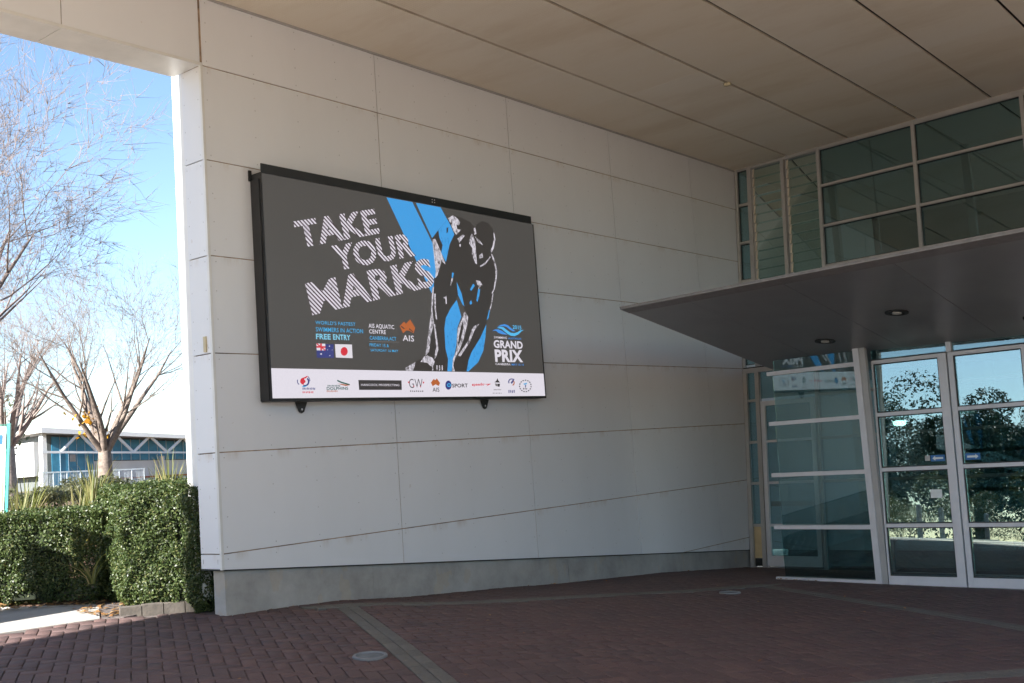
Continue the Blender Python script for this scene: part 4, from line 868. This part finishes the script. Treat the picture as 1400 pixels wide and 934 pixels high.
for s, c, l, p_, q_, tp, bold in TXT:
    cu = bpy.data.curves.new('lettering', 'FONT'); cu.body = s; cu.size = 1; cu.offset = bold*(1.05 if c == 'stripe' else .8); cu.resolution_u = 3; cu.space_character = 1.04
    to = bpy.data.objects.new('tmp', cu); COL.objects.link(to)
    bpy.context.view_layer.update()
    me = bpy.data.meshes.new_from_object(to.evaluated_get(bpy.context.evaluated_depsgraph_get())); bpy.data.objects.remove(to)
    co = np.zeros(len(me.vertices)*3, np.float32); me.vertices.foreach_get('co', co); co = co.reshape(-1, 3)
    mn, mx = co.min(0), co.max(0)
    cap = mx[1] if s.isupper() or s[0].isdigit() else mx[1]
    base = 0 if s != 'speedo' else mn[1]
    ex = np.array([q_[0]-p_[0], q_[1]-p_[1]]); ey = np.array([tp[0]-p_[0], tp[1]-p_[1]])
    Ln = np.linalg.norm(ex); exn = ex/Ln; up_ = np.array([-exn[1], exn[0]]); h = ey@up_
    sh = 0.0
    if s in ('TAKE', 'YOUR', 'MARKS'): h *= .99
    a = (co[:, 0]-mn[0])/(mx[0]-mn[0]); b_ = (co[:, 1]-base)/(cap-base)
    P2 = np.array(p_)[None] + a[:, None]*ex[None] + b_[:, None]*(up_*h)[None]
    co[:, 0] = SX+P2[:, 0]; co[:, 1] = SY-.004-.0016*l; co[:, 2] = SZ0+P2[:, 1]
    co -= np.array(world_loc(face), np.float32)
    me.vertices.foreach_set('co', co.ravel()); me.materials.clear(); me.materials.append(MT['led_'+c]); me.update(); me.name = 'lettering'
    link('lettering', me, face)
# ------------------------------------------------------------------ foliage helpers
def leaf_cloud(P, N, size, aspect=.55, jitter=.9):      # P (n,3) centres, N preferred normals -> folded diamond leaves
    n = len(P); N = N + rng.normal(0, jitter, (n, 3)); N /= np.linalg.norm(N, axis=1)[:, None]
    A = rng.normal(0, 1, (n, 3)); A -= (A*N).sum(1)[:, None]*N; A /= np.linalg.norm(A, axis=1)[:, None]; B = np.cross(N, A)
    s = (size*rng.uniform(.6, 1.35, n))[:, None]
    V = np.stack([P-A*s, P+B*s*aspect+N*s*.15, P+A*s, P-B*s*aspect+N*s*.15], 1).reshape(-1, 3)
    return V, np.arange(4*n).reshape(-1, 4)
def hedge(name, poly, zf, top, dens, leaf, label, cat='hedge', bulge=.05):
    c0 = np.mean(poly, 0); t = thing(name, (c0[0], c0[1], zf(c0[0], c0[1])), label, cat)
    core = MB(); q = [tuple(np.array(p_)*.80+c0*.20) for p_ in poly]
    core.prism(q, 0, 1, lambda a, b_, d: (a, b_, zf(a, b_)+.05 if d == 0 else top-.10)); core.obj('stems', 'hedge_core', t)
    P = []; N = []
    for k in range(len(poly)):
        a, b_ = np.array(poly[k]), np.array(poly[(k+1) % len(poly)]); L = np.linalg.norm(b_-a); nn = np.array([(b_-a)[1], -(b_-a)[0]])/L
        if nn@((a+b_)/2-c0) < 0: nn = -nn
        z0 = zf(*((a+b_)/2))-.03; n_ = int(L*(top-z0)*dens)
        s = rng.random(n_); z = z0+(top-z0)*rng.random(n_)
        lump =   .03*np.sin(s*L*7+z*9)+.02*np.sin(s*L*17-z*13)+rng.normal(0, .022, n_)
        rnd = np.clip((z-(top-.12))/.12, 0, 1)**2*.09; low = np.clip((z0+.16-z)/.16, 0, 1)*.10
        xy = a+(b_-a)*s[:, None]+nn*(lump-rnd-low-.03)[:, None]; P.append(np.c_[xy, z]); N.append(np.tile([nn[0], nn[1], .35], (n_, 1)))
    # top
    lo, hi = np.min(poly, 0), np.max(poly, 0); n_ = int((hi-lo).prod()*dens*1.1); xy = lo+(hi-lo)*rng.random((n_, 2))
    def inside(p_):
        r_ = np.ones(len(p_), bool); sg = None
        for k in range(len(poly)):
            a, b_ = np.array(poly[k]), np.array(poly[(k+1) % len(poly)]); cr = (b_-a)[0]*(p_[:, 1]-a[1])-(b_-a)[1]*(p_[:, 0]-a[0])
            ca = (b_-a)[0]*(c0[1]-a[1])-(b_-a)[1]*(c0[0]-a[0]); r_ &= (cr*ca > 0)
        return r_
    xy = xy[inside(xy)]; z = top+rng.normal(0, .028, len(xy))+.02*np.sin(xy[:, 0]*11)*np.sin(xy[:, 1]*9)
    P.append(np.c_[xy, z]); N.append(np.tile([0, 0, 1.], (len(xy), 1)))
    V, F = leaf_cloud(np.concatenate(P), np.concatenate(N), leaf)
    np_mesh('foliage', V, F, 'hedge_leaf', t); return t
gz = lambda x, y: G(x, min(y, 2.9))
hedge('clipped_hedge', [(-2.78, 1.02), (-2.42, .66), (-2.37, .40), (-1.3, .36), (-1.3, 2.3), (-2.30, 2.3)], gz, 1.60, 15000, .0135, 'tall square clipped green hedge against the end of the white wall')
hedge('low_hedge', [(-2.55, 1.80), (-2.0, 2.4), (-5.6, 6.1), (-6.2, 5.5)], gz, 1.40, 9500, .0145, 'lower clipped green hedge along the concrete path')

def blades(c_, n_, h, spread, w):
    V = []; F = []
    for k in range(n_):
        an = rng.uniform(0, 6.28); L = h*rng.uniform(.6, 1.15); sp = spread*rng.uniform(.2, 1.1); d = np.array([math.cos(an), math.sin(an), 0]); sd = np.array([-d[1], d[0], 0])
        base = np.array(c_)+d*rng.uniform(0, .05); o = len(V); S = 6
        for i in range(S+1):
            s = i/S; p_ = base+d*sp*s**1.7+np.array([0, 0, L*(s-.42*s**2.6*min(1, sp/h*1.4))]); ww = w*(1-s**2)*.5+.001; V += [p_-sd*ww, p_+sd*ww]
        F += [(o+2*i, o+2*i+1, o+2*i+3, o+2*i+2) for i in range(S)]
    return np.array(V), np.array(F)
straps = [(-2.68, 1.80, .40, .50, 11, 'strappy leaved plant squeezed between the two hedges'), (-2.1, 3.6, .9, .6, 40, None), (-1.6, 4.0, .9, .5, 40, None), (-1.1, 3.5, .9, .5, 34, None), (-2.5, 4.4, 1.0, .5, 36, None), (-.6, 3.9, .9, .5, 34, None), (-1.9, 4.9, 1.0, .5, 36, None),
          (-.9, 4.9, 1.0, .5, 36, None), (-.1, 4.5, 1.0, .5, 34, None), (-2.9, 4.1, 1.0, .5, 34, None), (-1.35, 5.7, 1.0, .5, 30, None), (.5, 5.2, 1.0, .5, 30, None), (-.2, 6.0, 1.0, .5, 30, None)]
ORD = ['first', 'second', 'third', 'fourth', 'fifth', 'sixth', 'seventh', 'eighth', 'ninth', 'tenth', 'eleventh', 'twelfth']
rank = {q[:2]: k for k, q in enumerate(sorted([q for q in straps if q[5] is None], key=lambda q: project(q[0], q[1], 1.5)[0]))}
for x, y, z, h, n_, lab in straps:
    z = terrain(x, y) if lab is None else G(x, y)+.2
    pl = thing('strappy_plant', (x, y, z), lab or 'yellow green strappy leaved plant behind the low hedge, %s from the left' % ORD[rank[(x, y)]], 'plant', 'strappy plants in the garden bed' )
    V, F = blades((x, y, z), n_ if lab else n_*2, h if lab else 1.08, .75 if lab else .42, .022 if lab else .027); np_mesh('leaves', V, F, 'strap_leaf', pl)

def blob_cloud(c_, rad, n_, lumps=14):
    c_ = np.array(c_); rad = np.array(rad); cs = c_+rng.normal(0, .42, (lumps, 3))*rad; rr = rng.uniform(.26, .52, lumps)
    k = rng.integers(0, lumps, n_); d = rng.normal(0, 1, (n_, 3)); d /= np.linalg.norm(d, axis=1)[:, None]
    P = cs[k]+d*(rad*rr[k][:, None])*rng.uniform(.7, 1.06, n_)[:, None]
    return P, d
def shrub(x, y, r_, h, mat, leaf, n_, label, group, name='shrub', z=None):
    z = terrain(x, y) if z is None else z
    t = thing(name, (x, y, z), label, 'shrub', group)
    P, D = blob_cloud((x, y, z+h*.5), (r_, r_, h*.55), n_); P = P[P[:, 2] > z+.02] if len(P) else P
    V, F = leaf_cloud(P, rng.normal(0, 1, P.shape)+np.array([0, 0, .4]), leaf, .3); np_mesh('foliage', V, F, mat, t)
    b = MB()
    for k in range(6): a = k*1.05; b.tube((x, y, z-.05), (x+math.cos(a)*r_*.5, y+math.sin(a)*r_*.5, z+h*.55), .018, .006, 5)
    b.obj('stems', 'bark', t)
SH_ = ((-1.5, 7.0, .5, .36), (-.2, 8.0, .5, .34), (.9, 7.4, .45, .32), (1.4, 9.2, .7, .40), (-.3, 10.6, .8, .55), (2.9, 12.6, .7, .42), (1.2, 13.5, 1.0, .65), (4.2, 13.2, .6, .36), (7.2, 15.2, .6, .36))
rank = {q: k for k, q in enumerate(sorted(SH_, key=lambda q: project(q[0], q[1], 1.5)[0]))}
for q in SH_:
    x, y, r_, h = q
    shrub(x, y, r_, h, 'shrub_leaf', .035, 2600, 'grey green feathery shrub on the mulched bank, %s from the left' % ORD[rank[q]], 'shrubs on the mulched bank')

# ------------------------------------------------------------------ fallen leaves
def litter(pts, size, name, mat, label=None):
    P = np.array(pts); V, F = leaf_cloud(P, np.tile([0, 0, 2.5], (len(P), 1)), size, .6, .4); np_mesh(name, V, F, mat, kind='stuff', label=label, cat='leaves')
pts = []
for k in range(420):
    s = rng.random(); x, y = -2.55-3.0*s, 1.72+3.0*s
    x -= abs(rng.normal(0, .09)); y -= abs(rng.normal(0, .09)); pts.append((x, y, G(x, min(y, 2.9))+.014+abs(rng.normal(0, .012))))
for k in range(160): x, y = rng.uniform(-3.05, -2.5), rng.uniform(.8, 1.6); pts.append((x, y, G(x, y)+.02))
litter(pts, .03, 'fallen_leaves', 'litter_leaf', 'dry brown leaves gathered along the foot of the hedges')
pts = []
for k in range(26): u = 2.05+abs(rng.normal(0, .35)); q = WG(u, -.2, .10+abs(rng.normal(0, .04))); pts.append((q[0], q[1], G(q[0], q[1])+.012))
for k in range(24): x = rng.uniform(-2, 7.5); pts.append((x, -abs(rng.normal(0, .06))-.02, G(x, 0)+.012))
for k in range(46):
    x, y = rng.uniform(-4, 4), rng.uniform(-5.5, -.2); pts.append((x, y, G(x, y)+.008))
litter(pts, .018, 'leaf_scraps', 'litter_leaf', 'small red brown leaf scraps scattered on the paving')

# ------------------------------------------------------------------ bare trees
def bare_tree(name, loc, height, label, mat, seed, spread=1.0, trunk_r=.2, fork=.28, levels=5, limbs=7, lean=(0, 0), dirs=None, leaves=0, up=.10, nside=(4, 7), group='bare winter trees'):
    r_ = random.Random(seed); segs = {0: MB(), 1: MB()}; tips = []; nodes = []
    t = thing(name, loc, label, 'tree', group); base = Vector(loc)
    def branch(p, d, L, rad, lv):
        n_ = 5 if lv < 2 else 4 if lv < 4 else 3; sides = 8 if lv < 1 else 6 if lv < 2 else 4 if lv < 3 else 3
        kids = []; cur = d.normalized()
        for i in range(n_):
            j = .065+.014*lv
            cur = (cur+Vector((r_.gauss(0, j), r_.gauss(0, j), r_.gauss(0, j)+up*(1 if lv < 4 else .7)))).normalized()
            q = p+cur*(L/n_); tp_ = .78 if lv < 2 else .85; ra, rb = rad*(1-tp_*i/n_), rad*(1-tp_*(i+1)/n_)
            segs[0 if lv < 1 else 1].tube(p, q, ra, rb, sides, caps=False); p = q; kids.append((p, cur, rb)); nodes.append(p)
        segs[1].tube(p, p+cur*rad*3, rb, rb*.2, sides, caps=False) if lv < 3 else None
        tips.append((p, lv))
        if lv < levels:
            k_ = r_.randint(*nside)
            for k in range(k_):
                pi, di, ri = kids[min(n_-1, int(r_.uniform(.15, 1)*n_))]
                ax = di.orthogonal().normalized(); ax.rotate(Matrix.Rotation(r_.uniform(0, 6.28), 3, di)); nd = di.copy(); nd.rotate(Matrix.Rotation(R(r_.uniform(20, 46))*spread, 3, ax))
                branch(pi, nd, L*r_.uniform(.45, .72), max(ri*r_.uniform(.45, .65), .0035), lv+1)
    top = base+Vector((lean[0], lean[1], height*fork)); segs[0].tube(base-Vector((0, 0, .3)), base+Vector((0, 0, .12)), trunk_r*1.5, trunk_r*1.15, 10, caps=False)
    segs[0].tube(base+Vector((0, 0, .12)), top, trunk_r*1.15, trunk_r*.85, 10, caps=False)
    for k in range(limbs):
        if dirs and k < len(dirs): d = Vector(dirs[k])
        else: a = k*6.283/limbs+r_.uniform(-.3, .3); el = r_.uniform(.9, 2.0); d = Vector((math.cos(a), math.sin(a), el))
        branch(top-Vector((0, 0, r_.uniform(0, .25)*height*fork*.5)), d.normalized(), height*r_.uniform(.36, .5), trunk_r*r_.uniform(.38, .55), 1)
    segs[0].obj('trunk', mat, t, smooth=True); segs[1].obj('crown', mat, t, smooth=True)
    if leaves:
        low = [p for p in nodes if base.z+.8 < p.z < base.z+2.1 and -1.7 < (p.x-base.x)*.627-(p.y-base.y)*.779 < -.2]; r_.shuffle(low); cl = low[:leaves]; P = []
        for p in cl:
            for k in range(20): P.append((p.x+r_.gauss(0, .17), p.y+r_.gauss(0, .17), p.z+r_.gauss(0, .10)))
        V, F = leaf_cloud(np.array(P), rng.normal(0, 1, (len(P), 3)), .06, .7); np_mesh('leaves', V, F, 'autumn_leaf', t)
    return t
bare_tree('bare_tree', (-2.0, 7.6, terrain(-2.0, 7.6)), 7.6, 'tall bare pale barked tree reaching in from the left edge', 'bark_pale', 11, trunk_r=.2, fork=.22, limbs=10, levels=5, nside=(5, 6), up=.07)
bare_tree('bare_tree', (5.48, 15.4, terrain(5.5, 15.4)-.1), 6.2, 'bare vase shaped tree with a few yellow leaves in front of the blue building', 'bark', 5, trunk_r=.17, fork=.19, limbs=9, levels=5, leaves=20, up=.08, nside=(4, 5))
bare_tree('bare_tree', (11.0, 31.5, 1.4), 9.0, 'bare pinkish tree behind the teal sign', 'bark_pale', 23, trunk_r=.28, fork=.2, limbs=8, levels=4, nside=(5, 8))
bare_tree('bare_tree', (3.4, 22.0, 1.4), 7.0, 'small bare tree with fine twigs at the left edge beyond the bank', 'bark_pale', 31, trunk_r=.2, fork=.2, limbs=8, levels=4, nside=(5, 7))

def leafy_tree(loc, h, r_, label, n_=9000, mat='evergreen_leaf', group='evergreen trees beyond the forecourt', leaf=.16):
    t = thing('leafy_tree', loc, label, 'tree', group); x, y, z = loc
    b = MB(); b.tube((x, y, z-.3), (x+.1, y, z+h*.45), r_*.09, r_*.06, 9, caps=False); b.tube((x+.1, y, z+h*.45), (x, y+.1, z+h*.8), r_*.06, r_*.02, 7, caps=False)
    for k in range(7):
        a = k*.9; b.tube((x+.1, y, z+h*(.3+.05*k)), (x+math.cos(a)*r_*.6, y+math.sin(a)*r_*.6, z+h*(.5+.05*k)), r_*.03, r_*.008, 5, caps=False)
    b.obj('trunk', 'bark', t)
    P, D = blob_cloud((x, y, z+h*.6), (r_, r_, h*.42), n_, 40); V, F = leaf_cloud(P, D, leaf, .45); np_mesh('crown', V, F, mat, t)
leafy_tree((14.2, 44.0, 1.3), 5.0, 3.0, 'dark evergreen tree left of the far blue building', 7000, 'shrub_leaf', leaf=.13)
leafy_tree((8.0, 38.0, 1.3), 4.2, 2.2, 'bushy olive green tree at the left edge in front of the far building', 6000, 'bush_leaf', leaf=.12)
# beyond the left opening: seen mirrored in the doors
env = [(-26, 14, 5.2, 3.0), (-28, 18, 6.4, 3.2), (-33, 11, 6.8, 3.4), (-22, 17.5, 5.2, 2.8), (-36, 19, 7.5, 3.8), (-32, 6.5, 5.8, 3.2), (-28, 24, 7.5, 3.6), (-40, 8, 7.4, 3.8), (-36, 1, 5.8, 3.4), (-44, -6, 7.5, 4.0)]
for k, (x, y, h, r_) in enumerate(env): leafy_tree((x, y, .3), h, r_, 'dark evergreen tree mirrored in the entrance doors', 34000, leaf=.095)
for k, (x, y, r_, h) in enumerate(((-12.5, 6.4, 1.3, 1.6), (-15.0, 7.4, 1.5, 1.9), (-19, 10.6, 1.7, 2.5), (-21, 8.8, 1.8, 2.4), (-23, 7.0, 1.8, 2.3), (-25, 4.8, 1.8, 2.2), (-27, 2.6, 1.8, 2.2))):
    shrub(x, y, r_, h, 'bush_leaf', .036, 12000, 'rounded olive green bush mirrored in the entrance doors', 'bushes beyond the left opening', 'round_bush', .35)

# ------------------------------------------------------------------ teal sign boards
def sign(x, y, z, w, h, ang, lean, label):
    t = thing('sign_board', (x, y, z), label, 'sign', 'teal glass sign boards')
    ca, sa = math.cos(ang), math.sin(ang)
    def SG(u, v, d): return (x+ca*(u+lean*v)-sa*d, y+sa*(u+lean*v)+ca*d, z+v)
    def sb(u0, u1, v0, v1, d0, d1, n_, m_): b = MB(); b.box(u0, u1, v0, v1, d0, d1, fn=SG); return b.obj(n_, m_, t)
    sb(-w/2, w/2, .1, h, -.02, .02, 'glass_blade', 'sign_glass'); sb(w/2+.001, w/2+.028, .0, h+.005, -.03, .03, 'edge_post', 'teal_paint'); sb(-w/2-.028, -w/2-.001, .0, h+.005, -.03, .03, 'edge_post', 'teal_paint')
    sb(-w/2+.02, w/2-.012, .15, h-.03, -.026, -.021, 'print', 'print_white'); sb(-w/2+.02, w/2-.03, h*.30, h*.72, -.031, -.027, 'print_band', 'print_yellow')
    sb(w/2-.16, w/2-.05, h-.22, h-.12, -.031, -.027, 'print_mark', 'print_blue'); sb(w/2-.26, w/2-.12, h*.58, h*.64, -.036, -.032, 'print_mark', 'print_blue')
sign(-3.08, 3.64, terrain(-3.0, 3.5), .7, 1.92, R(-38), .05, 'teal edged glass sign board standing behind the low hedge at the left edge')
py_ = thing('shadow_caster', (-4.7, 1.9, .4), 'plain dark grey unseen pylon standing outside the left opening', 'caster')  # unseen block added off-camera to cast the stepped shade on the low hedge
MB().box(-4.8, -4.65, 1.55, 2.34, .5, 2.12).obj('board', 'canopy_grey', py_); MB().box(-4.8, -4.65, 1.55, 2.0, 2.121, 2.42).obj('head', 'canopy_grey', py_); MB().box(-4.85, -4.6, 1.5, 2.39, .3, .5).obj('base', 'concrete', py_)

# ------------------------------------------------------------------ far building with roof truss
A_ = np.array([26.255, 58.571]); B_ = np.array([36.252, 57.483]); DB = (B_-A_)/np.linalg.norm(B_-A_); NB = np.array([DB[1], -DB[0]])
KB = float(np.linalg.norm(B_-A_))/25.21      # the roof falls gently to the right
def FB(s, v, w): q = A_+DB*s*KB+NB*w; return (float(q[0]), float(q[1]), 1.32+(v-1.32)*(1.09-.0097*s))
fb = thing('far_building', FB(8, 1.2, 0), 'low white and blue building with a white roof truss beyond the garden', 'building')
def fbox(s0, s1, v0, v1, w0, w1, n_, m_, par=None): b = MB(); b.box(s0, s1, v0, v1, w0, w1, fn=FB); return b.obj(n_, m_, par or fb)
fbox(-1.2, 45, 4.62, 4.90, -12, 1.6, 'roof', 'far_roof'); fbox(-1.3, 45.2, 4.60, 4.86, 1.61, 1.75, 'fascia', 'far_white')
fbox(1.2, 8.7, .8, 4.6, -8, 0, 'wall', 'hall_dark'); fbox(8.72, 45, .8, 3.0, -8, .04, 'wall', 'far_white'); fbox(8.72, 45, 3.02, 4.6, -8, -.02, 'wall', 'hall_dark')
fbox(-.3, 1.75, 2.2, 4.2, -5, -.6, 'wall', 'far_white')
fbox(-.35, .25, .8, 4.6, .3, .9, 'column', 'far_white'); fbox(20.0, 20.5, .8, 3.3, .2, .6, 'column', 'far_white')
for k in range(5):
    s0 = 1.9+k*1.36; w_ = fbox(s0, s0+1.28, 1.0, 4.5, .0, .05, 'window', 'far_blue'); fbox(s0+1.28, s0+1.36, .9, 4.55, .0, .09, 'frame', 'far_mull', w_)
fbox(4.75, 5.7, 3.0, 3.45, .06, .09, 'vent', 'far_roof')
for k in range(22):
    s0 = 8.8+k*1.6; w_ = fbox(s0, s0+1.5, 3.05, 4.5, .0, .05, 'window', 'far_blue'); fbox(s0+1.5, s0+1.6, 3.03, 4.55, .0, .09, 'frame', 'far_mull', w_)
fbox(-1, 45, 3.45, 3.58, 1.3, 1.5, 'truss_chord', 'far_white')
def fbar(s0, v0, s1, v1, w, r_): MB().tube(FB(s0, v0, w), FB(s1, v1, w), r_, r_, 6).obj('truss_diagonal', 'far_white', fb)
s = 2.0
while s < 40: fbar(s, 3.52, s+3.0, 4.7, 1.4, .10); fbar(s+3.0, 4.7, s+6.0, 3.52, 1.4, .10); s += 6.0
fbox(8.7, 45, 1.72, 1.84, .05, .12, 'red_rail', 'far_red')
rg = thing('terrace_railing', FB(3, 1.3, 3), 'pale metal balustrade in front of the far building', 'railing')
fbox(-3, 14, 2.28, 2.36, 2.9, 2.98, 'top_rail', 'rail_paint', rg); fbox(-3, 14, 1.40, 1.47, 2.9, 2.98, 'bottom_rail', 'rail_paint', rg)
for k in range(9): fbox(-3+k*2.1, -2.9+k*2.1, 1.15, 2.27, 2.88, 2.99, 'post', 'rail_paint', rg)
b = MB()
for k in range(72): b.box(-2.9+k*.235, -2.85+k*.235, 1.475, 2.275, 2.92, 2.96, fn=FB)
b.obj('balusters', 'rail_paint', rg, kind='stuff')
fbox(-8, 48, .6, 1.32, -14, 3.4, 'terrace', 'path_concrete', fb)

# ------------------------------------------------------------------ forecourt beyond the left opening (mirrored in the doors)
pz = MB(); pz.box(-70, -16.4, -60, 4.8, .0, .36); pz.box(-16.4, 30, -60, -12.9, -.9, -.62)
xs = np.linspace(-16.4, -6.5, 10); ys = np.linspace(-12.9, 1.55, 14)
vs = [(x, y, G(x, y)+.002) for x in xs for y in ys]; pz.add(vs, [(i*14+j, (i+1)*14+j, (i+1)*14+j+1, i*14+j+1) for i in range(9) for j in range(13)])
pz.obj('forecourt', 'bounce_paving', kind='structure')  # pale slab added off-camera to bounce sunlight onto the ceiling and wall
for k, (x, y) in enumerate(((-10.4, 3.2), (-12.6, 3.6), (-15.0, 4.0), (-9.0, 4.6), (-17.6, 4.4))):
    z = terrain(x, y); t = thing('bollard', (x, y, z), 'grey steel bollard mirrored in the entrance doors', 'bollard', 'bollards beyond the left opening')
    MB().lathe([(.07, -.2), (.07, .88), (.055, .92), (.02, .93)], (x, y, z), 14).obj('post', 'steel', t); MB().lathe([(.12, -.05), (.12, .02), (.08, .025)], (x, y, z), 14).obj('base', 'steel', t)
